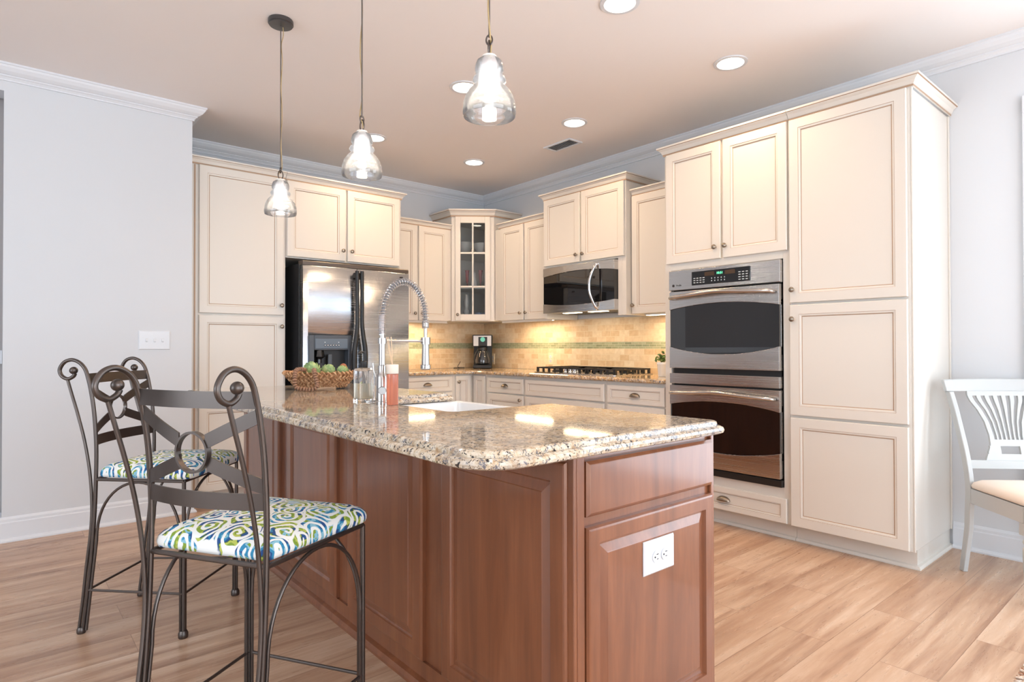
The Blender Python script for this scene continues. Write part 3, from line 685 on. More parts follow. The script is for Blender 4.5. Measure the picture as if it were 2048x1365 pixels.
# pendants
def make_pendant(loc, label, clen):
    """origin at the ceiling; glass at the bottom"""
    t = thing('pendant_light', label, 'pendant light', loc, 0, 'glass pendants over the island')
    MB().lathe([(.058,0),(.060,-.004),(.060,-.020),(.055,-.022),(.055,-.027),(.004,-.030)], 32).build('canopy', mat('zinc_canopy', lin(96,96,98), .35, .9), t, True)
    zt = -clen
    MB().tube([(0,0,-.028),(0,0,-.10),(0,0,zt+.06)], .0028, 8).build('cable', mat('braided_steel_cable', lin(110,104,100), .4, .8), t, True)
    pts = [(.012,.004,-.028),(.014,.004,-.07),(.004,.003,-.12)]+[(.0045+.0035*math.sin(i*1.7), .003*math.cos(i*1.3), -.12-(clen-.19)*i/8) for i in range(1, 8)]+[(.008,.004,zt+.065),(-.006,.004,zt+.04),(-.010,.002,zt+.015)]
    MB().tube(catmull(pts, 6), .0022, 8).build('cord', mat('gold_fabric_cord', lin(176,152,108), .7), t, True)
    ring = MB(); c = [(0.012*math.cos(a), 0, zt+.028+.022*math.sin(a)) for a in [2*PI*i/24 for i in range(24)]]; ring.tube(c, .0026, 8, closed=True); ring.tube([(0, .009*math.cos(a), zt+.052+.014*math.sin(a)) for a in [2*PI*i/20 for i in range(20)]], .0024, 8, closed=True)
    ring.build('hanging_loop', IRON, t, True)
    MB().lathe([(.004,.010),(.020,.006),(.022,-.001),(.018,-.004),(.016,-.030),(.014,-.032)], 24, (0,0,zt)).build('socket', CAPW_, t, True)
    out = [(.024,-.001),(.036,-.010),(.041,-.026),(.041,-.038),(.036,-.046),(.036,-.050),(.046,-.058),(.048,-.066),(.042,-.074),(.041,-.078),(.054,-.090),(.0605,-.097),(.0595,-.100),(.066,-.106),(.0695,-.114),(.0685,-.117),(.0735,-.126),(.0755,-.134),(.0740,-.138),(.0765,-.146),(.0765,-.160),(.074,-.168)]
    inn = [(.064,-.166),(.063,-.146),(.060,-.128),(.052,-.108),(.040,-.092),(.030,-.078),(.030,-.050),(.030,-.030),(.024,-.014)]
    MB().lathe([(r, z) for r, z in out+inn]+[(.024,-.001)], 40, (0,0,zt), cap=False).build('glass_shade', GLASSP, t, True, angle=80)
    MB().lathe([(.009,-.032),(.011,-.045),(.014,-.075),(.0145,-.095),(.010,-.112),(.002,-.118)], 20, (0,0,zt)).build('bulb', E_BULB, t, True)
    l = bpy.data.lights.new('lamp', 'POINT'); l.energy = 1.3; l.color = (1,.85,.66); l.shadow_soft_size = .02
    lo = bpy.data.objects.new('lamp', l); COL.objects.link(lo); lo.parent = t; lo.location = (0,0,zt-.135)
    return t
CAPW_ = mat('pale_socket', lin(226,222,214), .4)
p1 = make_pendant((-2.99,-2.223,H), 'clear glass pendant light hanging farthest off, its ceiling canopy in view', .800)
dup(p1, (-2.99,-3.105,H), R(100), 'clear glass pendant light hanging in the middle of the row'); dup(p1, (-2.99,-3.90,H), R(220), 'largest looking clear glass pendant light, nearest the camera')

# ------------------------------------------------------------------ the island
isl = thing('kitchen_island', 'reddish brown wooden kitchen island with raised panels under the granite top', 'kitchen island', (0,0,0))
b = MB(); X0, X1, Y0, Y1 = -2.982, -2.375, -4.221, -1.66
b.box(X0, X0+.02, Y0, Y1, 0, .852).box(X1-.02, X1, Y0, -3.56, 0, .852).box(X1-.02, X1, -2.78, Y1, 0, .852).box(X1-.02, X1, -3.56, -2.78, 0, .635).box(X0+.02, X1-.02, Y0, Y0+.02, 0, .852).box(X0+.02, X1-.02, Y1-.02, Y1, 0, .852).box(X0+.02, X1-.02, Y0+.02, Y1-.02, .02, .04)
b.build('carcass', WOOD, isl)
b = MB(); b.box(X0-.012, X0, Y0-.012, Y0+.04, 0, .852).box(X0, X0+.028, Y0-.012, Y0, 0, .852).build('corner_post', WOOD, isl, bev=.003)
MB().box(X1-.016, X1, Y0-.012, Y0, 0, .852).build('corner_post', WOOD, isl, bev=.003)
b = MB(); b.box(X0-.010, X0, Y0+.041, Y1, 0, .084); sweep(b, [(X0-.010, Y1), (X0-.010, Y0-.012), (X1, Y0-.012)][::-1], [(0,0),(.022,0),(.022,.010),(.016,.026),(0,.032)], 0)
b.build('base_molding', WOOD, isl)
RAISED = [(0,0),(0,-.014),(.004,-.020),(.009,-.021),(.056,-.021),(.059,-.016),(.063,-.011),(.068,-.011),(.092,-.017),(.095,-.0185)]
def raised(x0, x1, z0, z1, M_, name='panel', edge=.042):
    b = MB(); b.x = M_; k = edge/.056; b.rings(x0, x1, z0, z1, [(i if i < .01 else (i*k if i <= .068 else .068*k+(i-.068)*.9), y) for i, y in RAISED]); return b.build(name, WOOD, isl)
MS = Matrix.Translation((X0, 0, 0)) @ Matrix.Rotation(-PI/2, 4, 'Z')      # local x = -y
for a, c in ((3.665, 4.212), (3.003, 3.550), (2.343, 2.890), (1.683, 2.230)): raised(a, c, .088, .832, MS, 'side_panel', .052)
ME = Matrix.Translation((0, Y0, 0))
raised(-2.952, -2.392, .090, .668, ME, 'end_door')
b = MB(); b.x = ME; b.rings(-2.952, -2.392, .694, .832, [(0,0),(0,-.014),(.004,-.017),(.008,-.020),(.010,-.021)]); b.build('end_drawer_front', WOOD, isl)
# granite top with a notch for the sink
top = slab([(-3.292+.0,-1.72)]+arc(-3.192,-4.162,.10,180,270,8)+arc(-2.415,-4.242,.02,270,360,4)+[(-2.395,-3.535),(-2.84,-3.535)]+arc(-2.84,-3.505,.03,270,180,5)+arc(-2.84,-2.835,.03,180,90,5)+[(-2.395,-2.805)]+arc(-2.415,-1.72,.02,0,90,4)+arc(-3.232,-1.76,.06,90,180,5)[:-1],
     [(-.002,.853),(.012,.8535),(.021,.858),(.024,.8655),(.021,.873),(.012,.8775),(.0035,.8785),(.0035,.884),(.001,.890),(-.006,.893)], 'countertop', GRAN)
prop(top, 'beige and grey speckled granite countertop of the island with a rounded corner', 'countertop')
sk = thing('farmhouse_sink', 'white farmhouse sink set into the island countertop', 'sink', (-2.60, -3.17, 0))
def rr(hx, hy, r, z, cx=0): return [(cx+x, y, z) for x, y in arc(hx-r, hy-r, r, 0, 90, 5)+arc(-hx+r, hy-r, r, 90, 180, 5)+arc(-hx+r, -hy+r, r, 180, 270, 5)+arc(hx-r, -hy+r, r, 270, 360, 5)]
MB().loops([rr(.262,.372,.02,.64), rr(.262,.372,.02,.844), rr(.258,.368,.02,.8505), rr(.242,.352,.02,.8505), rr(.236,.346,.03,.844), rr(.225,.335,.05,.68), rr(.19,.30,.06,.665), rr(.03,.03,.02,.66)]).build('basin', PORC, sk, True)
sk.children[0].location = (-.03+.262-.225+.02, 0, 0)
MB().lathe([(.028,.667),(.03,.669),(.02,.668)], 20, (.02,0,0)).build('drain', CHROME, sk, True)
# outlet on the island end
def duplex(t, horizontal):
    M_ = Matrix.Rotation(PI/2, 4, 'Y') if horizontal else Matrix.Identity(4)
    for s in (-1, 1):
        b = MB(); b.x = M_ @ Matrix.Translation((0, 0, s*.0195))
        b.loops([[(x, y, z) for x, z in arc(0,0,.0165,-125,-55,4)+[(.0095,-.0135)]+arc(0,0,.0165,-35+0,35,4)+arc(0,0,.0165,55,125,4)+arc(0,0,.0165,145,215,4)] for y in (0, -.0035)])
        r_ = b.build('receptacle', PLATE, t)
        b = MB(); b.x = b.x @ M_ @ Matrix.Translation((0, 0, s*.0195)); b.box(-.0075,-.0055,-.0042,-.003,-.001,.0075).box(.0055,.0072,-.0042,-.003,0,.007).lathe([(.0026,-.003),(.0026,-.0042)], 10, (0,0,-.0075), 'y'); b.build('slots', INK, r_)
o1 = thing('electrical_outlet', 'white electrical outlet plate on the island end panel', 'outlet', (-2.668, Y0-.0190, .543))
b = MB(); b.rings(-.068,.068,-.046,.046, [(0,0),(0,-.002),(.004,-.006),(.006,-.0065)]); b.build('cover_plate', PLATE, o1)
sub = bpy.data.objects.new('x', None); bpy.data.objects.remove(sub)
for ch in (1,): duplex(o1, True)
for c in o1.children:
    if c.name.startswith('receptacle'): c.location = (0, -.0065, 0)
def wall_outlet(loc, rot, label, m=PLATE2):
    o = thing('electrical_outlet', label, 'outlet', loc, rot)
    b = MB(); b.rings(-.035,.035,-.057,.057, [(0,0),(0,-.002),(.003,-.005),(.005,-.0055)]); b.build('cover_plate', m, o)
    duplex(o, False)
    for c in o.children:
        if c.name.startswith('receptacle'): c.location = (0, -.0055, 0)
wall_outlet((-.0125, -1.06, 1.0), RW, 'cream outlet in the tiles left of the cooktop')
wall_outlet((-.0125, -.165, .985), RW, 'cream outlet in the tiles behind the coffee maker')
sw = thing('light_switch', 'white triple light switch plate on the plain left wall', 'light switch', (-3.272, -.7052, 1.163))
b = MB(); b.rings(-.091,.091,-.062,.062, [(0,0),(0,-.002),(.004,-.006),(.006,-.0065)]); b.build('cover_plate', PLATE, sw)
for i in (-1, 0, 1):
    MB().prism([(-.0065,-.012),(-.0065,.012),(-.0085,.010),(-.016,-.004),(-.016,-.009)], i*.046-.005, i*.046+.005, 'x').build('toggle', PLATE, sw)
# ------------------------------------------------------------------ things on the island
fx, fy, fz = -2.905, -3.107, .893
fa = thing('spring_faucet', 'tall brushed nickel spring faucet on the island by the sink', 'faucet', (fx, fy, fz))
MB().lathe([(.024,0),(.024,.010),(.0225,.012),(.0225,.105),(.0175,.118),(.0165,.120),(.0165,.150),(.013,.152),(.013,.245),(.0095,.248),(.0095,.275)], 28).build('body', NICKEL, fa, True)
MB().lathe([(.0175,.236),(.0175,.258)], 24).tube([(.012,0,.247),(.185,0,.247)], .0055, 12).lathe([(.020,.234),(.020,.262)], 24, (.2,0,0)).build('support_arm', NICKEL, fa, True)
arcp = catmull([(0,0,.27),(.0,0,.33),(.008,0,.39),(.028,0,.44),(.060,0,.474),(.102,0,.487),(.143,0,.472),(.175,0,.436),(.193,0,.39),(.199,0,.34),(.2,0,.30)], 10)
MB().tube(arcp, .007, 10).build('hose', mat('grey_hose', lin(120,120,122), .4), fa, True)
# helix around the hose
def helix(path, r, pitch_fn, n=10):
    P = [Vector(p) for p in path]; L = [0]
    for i in range(1, len(P)): L.append(L[-1]+(P[i]-P[i-1]).length)
    out = []; s = 0; ph = 0; tot = L[-1]; i = 0
    while s < tot:
        while i < len(L)-2 and L[i+1] < s: i += 1
        f = (s-L[i])/max(L[i+1]-L[i], 1e-9); p = P[i].lerp(P[i+1], f); t = (P[i+1]-P[i]).normalized(); a = Vector((0,1,0)); c = t.cross(a)
        out.append(p+(a*math.cos(ph)+c*math.sin(ph))*r); ph += 2*PI/n; s += pitch_fn(s/tot)/n
    return out
hx_ = helix(arcp, .0135, lambda u: .0045 if u < .16 or u > .93 else .0115)
MB().tube(hx_, .0019, 6).build('spring', CHROME, fa, True)
MB().lathe([(.014,.308),(.014,.322)], 20, (.2,0,0)).lathe([(.007,.26),(.007,.31)], 12, (.2,0,0)).lathe([(.0145,.236),(.0165,.150),(.021,.148),(.0215,.134),(.018,.131),(.0175,.128)], 24, (.2,0,0)).build('spray_head', NICKEL, fa, True)
MB().lathe([(.014,-.050),(.0155,-.046),(.0155,-.022),(.015,0)], 20, (-.014,0,.055), 'x').build('handle_hub', NICKEL, fa, True).rotation_euler = (0, 0, R(62))
MB().tube([(-.02,.012,.105),(-.026,.02,.13),(-.028,.022,.16)], .003, 8).build('lever', NICKEL, fa, True)
sp = thing('soap_dispenser', 'clear glass soap dispenser with a black pump, left of the faucet', 'soap dispenser', (-2.905, -2.952, .893))
q = .034
def sq(h, z, r=.008): return rr(h, h, r, z)
MB().loops([sq(q,.001),sq(q,.004),sq(q,.128),sq(q-.006,.136),sq(.014,.138,.01),sq(.012,.138,.009),sq(q-.006,.132),sq(q-.004,.126),sq(q-.004,.012),sq(q-.006,.010)]).build('bottle', GLASS, sp, True)
MB().loops([sq(q-.0045,.0105),sq(q-.0045,.075)]).build('liquid_soap', SOAPL, sp, True)
MB().lathe([(.013,.139),(.014,.141),(.014,.163),(.006,.165),(.004,.167),(.004,.196),(.008,.198),(.008,.204),(.002,.206)], 20).tube([(0,0,.2),(-.02,-.012,.203),(-.034,-.020,.194)], .0038, 8).build('pump', BLACKM, sp, True)
df = thing('reed_diffuser', 'round bottle of peach liquid with a pale cap and reeds, beside the faucet', 'diffuser', (-2.900, -3.180, .893))
MB().lathe([(.021,.001),(.0225,.004),(.0225,.118),(.018,.120)], 28).build('bottle', PEACH, df, True)
MB().lathe([(.0225,.1205),(.0235,.122),(.0235,.154),(.022,.156),(.004,.156)], 28).build('cap', CAPW, df, True)
for a, bx in ((-.9, .010), (.3, .012), (1.6, .006), (2.6, .009)): MB().tube([(0,0,.150),(bx*math.cos(a)-.010, bx*math.sin(a)+.010, .262)], .0014, 6).build('reed', REED, df)
bt = MB().lathe([(.004,0),(.012,.003),(.014,.008),(.006,.010)], 12, (-2.885,-3.04,.8932), 'z').tube([(-2.893,-3.05,.900),(-2.905,-3.01,.897),(-2.915,-2.995,.8955)], .003, 6).build('drain_stopper', NICKEL, None, True); prop(bt, 'small metal sink stopper lying between the soap dispenser and faucet', 'sink stopper')
# basket
BX, BY = -2.735, -2.11
bk = thing('wicker_basket', 'oval woven wicker basket on the far end of the island', 'basket', (BX, BY, .894), R(-38))
def oval(a, c, z, n=48, w=0): return [(a*math.cos(2*PI*i/n)*(1+w*math.sin(i*5)), c*math.sin(2*PI*i/n), z+ (abs(math.cos(2*PI*i/n))**6)*.008) for i in range(n)]
MB().loops([oval(.10,.07,.001), oval(.125,.085,.004), oval(.155,.105,.040), oval(.182,.125,.082), oval(.190,.130,.090), oval(.176,.120,.084), oval(.148,.098,.042), oval(.11,.075,.010)]).build('bowl', BASKET, bk, True)
b = MB(); rnd = random.Random(3)
for k in range(5):
    n = 44; z = .019+.0165*k; f = .128+.014*k*1.0; g_ = .088+.0105*k
    for i in range(n):
        a = 2*PI*(i+.5*(k % 2))/n; p = Vector((f*math.cos(a)*1.03, g_*math.sin(a)*1.05, z)); tn = Vector((-math.sin(a)*f, math.cos(a)*g_, 0)).normalized()
        d = (tn*.010+Vector((0,0,.011+rnd.uniform(-.003,.003)))*(1 if k % 2 else -1)); b.tube([p-d, p+Vector((math.cos(a),math.sin(a),0))*.006, p+d], [.002,.0055,.002], 6)
b.build('weave', BASKET, bk, True)['kind'] = 'stuff'
def artichoke(loc, r, label, rx=0):
    t = MB(); rn = random.Random(int(r*1e4)); t.sphere((0,0,0), r*.66, 16, 10)
    for k in range(6):
        n = 9-k; el = R(-38+22*k)
        for i in range(n):
            a = 2*PI*(i+.5*(k % 2))/n+rn.uniform(-.1,.1); d = Vector((math.cos(a)*math.cos(el), math.sin(a)*math.cos(el), math.sin(el))); u = Vector((-math.cos(a)*math.sin(el), -math.sin(a)*math.sin(el), math.cos(el))); s_ = Vector((-math.sin(a), math.cos(a), 0))
            L = []
            for j in range(7):
                v = j/6; wd = r*.46*(math.sin(PI*(.15+.5*v/.55)) if v < .55 else math.cos((v-.55)/.45*PI/2)**.8+.02)
                c = d*r*(.60+.42*math.sin(v*PI*.62))+u*r*(v*1.12-.45); dn = d*r*.05
                L.append([c-s_*wd-d*(.16*r*wd/(.46*r)), c-s_*wd*.5-dn*.6, c+dn*.6, c+s_*wd*.5-dn*.6, c+s_*wd-d*(.16*r*wd/(.46*r)), c-dn*2])
            t.loops(L)
    o = t.build('artichoke', ARTI, None, True, angle=60); o.location = loc; o.rotation_euler = (rx, rx*.6, r*30)
    return prop(o, label, 'artichoke', 'artichokes in the basket')
artichoke((BX-.055, BY-.01, .9885), .044, 'large green artichoke at the left of the basket')
artichoke((BX+.022, BY-.045, .988), .033, 'green artichoke in the middle of the basket', .5)
artichoke((BX+.088, BY-.080, .985), .029, 'green artichoke at the right of the basket', -.5)
bl = MB().sphere((0,0,0), .019, 16, 10).build('wooden_ball', mat('rattan_ball', lin(160, 96, 66), .7), None, True); bl.location = (BX+.112, BY-.035, 1.008); prop(bl, 'small brown rattan ball behind the right artichoke', 'ball')
# bead garland with tassel
gl = thing('bead_garland', 'string of brown wooden beads with a jute tassel draped over the basket', 'garland', (BX-.12, BY-.11, .894))
path = catmull([(.030,.09,.100),(-.010,.040,.108),(-.052,.01,.104),(-.070,-.022,.060),(-.068,-.040,.020),(-.035,-.075,.012),(.000,-.095,.012),(.020,-.085,.030),(.022,-.055,.070),(.028,-.03,.100),(.050,.03,.104)], 14)
acc = 0; last = path[0]; cnt = 0
for i in range(1, len(path)):
    acc += (path[i]-path[i-1]).length
    if acc > .0125:
        acc = 0; tn = (path[i]-path[i-1]).normalized(); b = MB(); b.x = Matrix.Translation(path[i]) @ tn.to_track_quat('Z', 'Y').to_matrix().to_4x4()
        b.lathe([(.003,-.0058),(.0095,-.004),(.0115,0),(.0095,.004),(.003,.0058)], 12); b.build('bead', BEADW, gl, True)
b = MB(); rnd = random.Random(5)
for i in range(46):
    a = rnd.uniform(0, 2*PI); r0 = rnd.uniform(0, .007); e = Vector((.080+rnd.uniform(-.01,.01), -.150, .004)); sx, sz = rnd.uniform(-1,1), rnd.uniform(0,1)
    b.tube([(.012+r0*math.cos(a), -.100, .012+r0*.8*math.sin(a)), (.045+sx*.008, -.125+sx*.008, .010+sz*.012), (e.x+sx*.010, e.y+sx*.016, .003+sz*.018)], .0016, 5)
b.build('tassel', TASSEL, gl, True)

# ------------------------------------------------------------------ things on the worktop
cm = thing('coffee_maker', 'black and silver drip coffee maker in the corner of the worktop', 'coffee maker', (-.20, -.235, .894), R(-40))
MB().box(-.095,.095,-.02,.10,.001,.345).box(-.095,.095,-.13,-.02,.001,.035).build('body', BLACKM, cm, bev=.006)
MB().box(-.100,.100,-.135,.10,.226,.345).build('brew_head', BLACKM, cm, bev=.008)
MB().box(-.090,-.040,-.139,-.134,.230,.335).box(.050,.090,-.139,-.134,.230,.335).box(-.04,.05,-.139,-.134,.322,.335).build('silver_panel', mat('silver_plastic', lin(206,204,204), .35, .3), cm)
MB().lathe([(.024,0),(.024,-.004),(.018,-.005)], 24, (.004,-.136,.296), 'y').build('dial', E_DIAL, cm, True)
cf_ = MB().lathe([(.058,.040),(.072,.050),(.074,.085),(.060,.140),(.045,.180),(.043,.205),(.040,.205),(.042,.180),(.057,.138),(.070,.085),(.068,.052),(.055,.044)], 28, (0,-.070,0))
cf = cf_.build('carafe', GLASS, cm, True)
MB().lathe([(.046,.178),(.050,.182),(.048,.214),(.020,.220)], 24, (0,-.070,0)).tube(catmull([(-.045,-.11,.20),(-.075,-.14,.15),(-.082,-.15,.09),(-.070,-.13,.045)], 6), .006, 8).tube(catmull([(.045,-.10,.20),(.066,-.12,.15),(.078,-.12,.10),(.072,-.12,.045)], 6), .005, 8).build('carafe_frame', BLACKM, cf, True)
cd = MB().tube(catmull([(-.34,-.10,.90),(-.40,-.07,.905),(-.365,-.045,.94),(-.335,-.02,.96)], 6), .003, 8).tube(catmull([(-.34,-.10,.90),(-.40,-.07,.899),(-.44,-.05,.8975)], 4), .003, 8).build('power_cord', BLACKM, None, True); prop(cd, 'short black power cord on the worktop left of the coffee maker', 'cord')
ck = thing('gas_cooktop', 'stainless gas cooktop with black cast iron grates', 'cooktop', rw(-1.815, -.545), RW)
MB().loops([rr(.455,.24,.02,.894), rr(.455,.24,.02,.899), rr(.445,.23,.02,.902), rr(.44,.225,.02,.901)]).build('tray', STEEL, ck, True)
ck.children[0].location = (0, .27, 0)
for gx, w2 in ((-.29,.145),(0,.145),(.29,.145)):
    b = MB(); zb, zt_ = .902, .942
    for sx in (-1, 1):
        b.box(gx+sx*w2-.005, gx+sx*w2+.005, .055, .485, .930, zt_)
        for k in range(7): b.box(gx+sx*w2-.005, gx+sx*w2+.005, .055+k*.0683, .075+k*.0683, zb, .931)
    for yy in (.055, .475): 
        b.box(gx-w2, gx+w2, yy, yy+.010, .930, zt_)
        for k in range(5): b.box(gx-w2+k*.0675, gx-w2+k*.0675+.020, yy, yy+.010, zb, .931)
    for yy in (.16, .37):
        b.box(gx-w2, gx-.035, yy-.004, yy+.004, .932, zt_).box(gx+.035, gx+w2, yy-.004, yy+.004, .932, zt_)
    b.box(gx-.004, gx+.004, .055, .13, .932, zt_).box(gx-.004, gx+.004, .19, .34, .932, zt_).box(gx-.004, gx+.004, .40, .485, .932, zt_)
    b.build('grate', BLACKM, ck, bev=.001)
    for yy in ((.16, .37) if gx else (.34,)):
        MB().lathe([(.045,.902),(.045,.912),(.035,.914),(.035,.922),(.005,.924)], 24, (gx,yy,0)).build('burner', BLACKM, ck, True)
for i in range(5):
    kx = -.10+(i % 3)*.05+(.025 if i > 2 else 0); ky = .07 if i < 3 else .12
    MB().lathe([(.020,.9025),(.020,.908),(.016,.912),(.0165,.932),(.012,.936)], 20, (kx,ky,0)).build('burner_knob', CHROME, ck, True)
pl = thing('potted_herb', 'small leafy plant in a white pot beside the oven tower', 'potted plant', (-.335, -2.572, .894))
MB().lathe([(.032,0),(.034,.004),(.040,.088),(.043,.092),(.042,.106),(.036,.106),(.034,.085)], 28).build('pot', PORC, pl, True)
MB().lathe([(.035,.084),(.002,.088)], 20).build('soil', mat('potting_soil', lin(60,44,34), .9), pl)
b = MB(); rnd = random.Random(11)
for i in range(64):
    a = rnd.uniform(0, 2*PI); r_ = rnd.uniform(0, .062); z = .112+rnd.uniform(0, .075)*(1-r_/.1); b.mi = 0 if rnd.random() < .7 else 1
    c = Vector((r_*math.cos(a), r_*math.sin(a), z)); u = Vector((rnd.uniform(-1,1), rnd.uniform(-1,1), rnd.uniform(-.2,.9))).normalized(); v = u.cross(Vector((rnd.uniform(-1,1),rnd.uniform(-1,1),1))).normalized(); n_ = u.cross(v); s_ = rnd.uniform(.010, .017)
    L = [c-u*s_, c-u*s_*.4+v*s_*.55, c+u*s_*.3+v*s_*.6, c+u*s_, c+u*s_*.3-v*s_*.6, c-u*s_*.4-v*s_*.55]
    b.add(L+[p+n_*.0008 for p in L], [(0,1,2,3,4,5),(11,10,9,8,7,6)]+[(k,(k+1) % 6,6+(k+1) % 6,6+k) for k in range(6)])
b.mi = 0
for i in range(9):
    a = i*.7; b.tube([(0,0,.085),(.02*math.cos(a),.02*math.sin(a),.12),(.045*math.cos(a),.045*math.sin(a),.15)], .0012, 5)
b.build('foliage', [LEAF, LEAF2], pl)
# glassware in the corner cabinet (on shelves z 1.384 / 1.702 / 2.042)
def glassy(name, prof, loc, m, label, cat):
    o = MB().lathe(prof, 24).build(name, m, None, True, angle=60); o.location = loc; return prop(o, label, cat)
bowl = [(.02,0),(.045,.004),(.075,.045),(.085,.075),(.080,.075),(.070,.047),(.042,.010),(.002,.008)]
flute = [(.028,0),(.028,.003),(.004,.008),(.004,.045),(.014,.060),(.019,.150),(.024,.175),(.022,.175),(.017,.150),(.012,.064),(.001,.058)]
ud = Vector((math.cos(ang), math.sin(ang), 0)); nd = Vector((-math.sin(ang), math.cos(ang), 0)); c0 = Vector((CL.x, CL.y, 0))+ud*Wd/2
def inside(u, n, z): return c0+ud*u+nd*n+Vector((0,0,z))
CRY = mat('frosted_crystal', lin(214, 210, 206), .25, Transmission_Weight=.4)
glassy('crystal_bowl', [(r*1.25, z*1.5) for r, z in bowl], inside(-.10, .13, 2.0425), CRY, 'cut crystal bowl on the top shelf of the corner cabinet, left', 'bowl')
glassy('crystal_dish', [(r*1.0, z*1.35) for r, z in bowl], inside(.085, .10, 2.0425), CRY, 'low crystal dish on the top shelf of the corner cabinet, right', 'dish')
RUBY = mat('ruby_stained_glass', lin(150, 16, 36), .1, Transmission_Weight=.3)
glassy('wine_flute', flute, inside(-.058, .09, 1.7025), RUBY, 'red fluted glass on the middle shelf, left pane', 'glass')
glassy('wine_flute', flute, inside(.075, .09, 1.7025), RUBY, 'red fluted glass on the middle shelf, right pane', 'glass')
glassy('glass_decanter', [(.035,0),(.04,.01),(.035,.06),(.014,.10),(.012,.13),(.02,.14),(.012,.165),(.002,.17)], inside(.01, .15, 1.7025), CRY, 'clear glass decanter on the middle shelf behind the red glasses', 'decanter')
glassy('oil_lamp', [(.04,0),(.03,.01),(.012,.03),(.035,.07),(.035,.09),(.018,.11),(.03,.15),(.034,.18),(.020,.22),(.018,.25),(.002,.252)], inside(-.065, .10, 1.3845), CRY, 'clear glass oil lamp on the bottom shelf of the corner cabinet', 'lamp')
BL = mat('slate_blue_glaze', lin(96, 112, 138), .3)
glassy('blue_cup', [(.03,0),(.035,.01),(.04,.07),(.037,.07),(.03,.012),(.002,.01)], inside(.055, .10, 1.3845), BL, 'slate blue cup on the bottom shelf, nearer the middle bar', 'cup')
glassy('blue_cup', [(.03,0),(.035,.01),(.04,.075),(.037,.075),(.03,.012),(.002,.01)], inside(.135, .13, 1.3845), BL, 'slate blue cup on the bottom shelf, at the right end', 'cup')

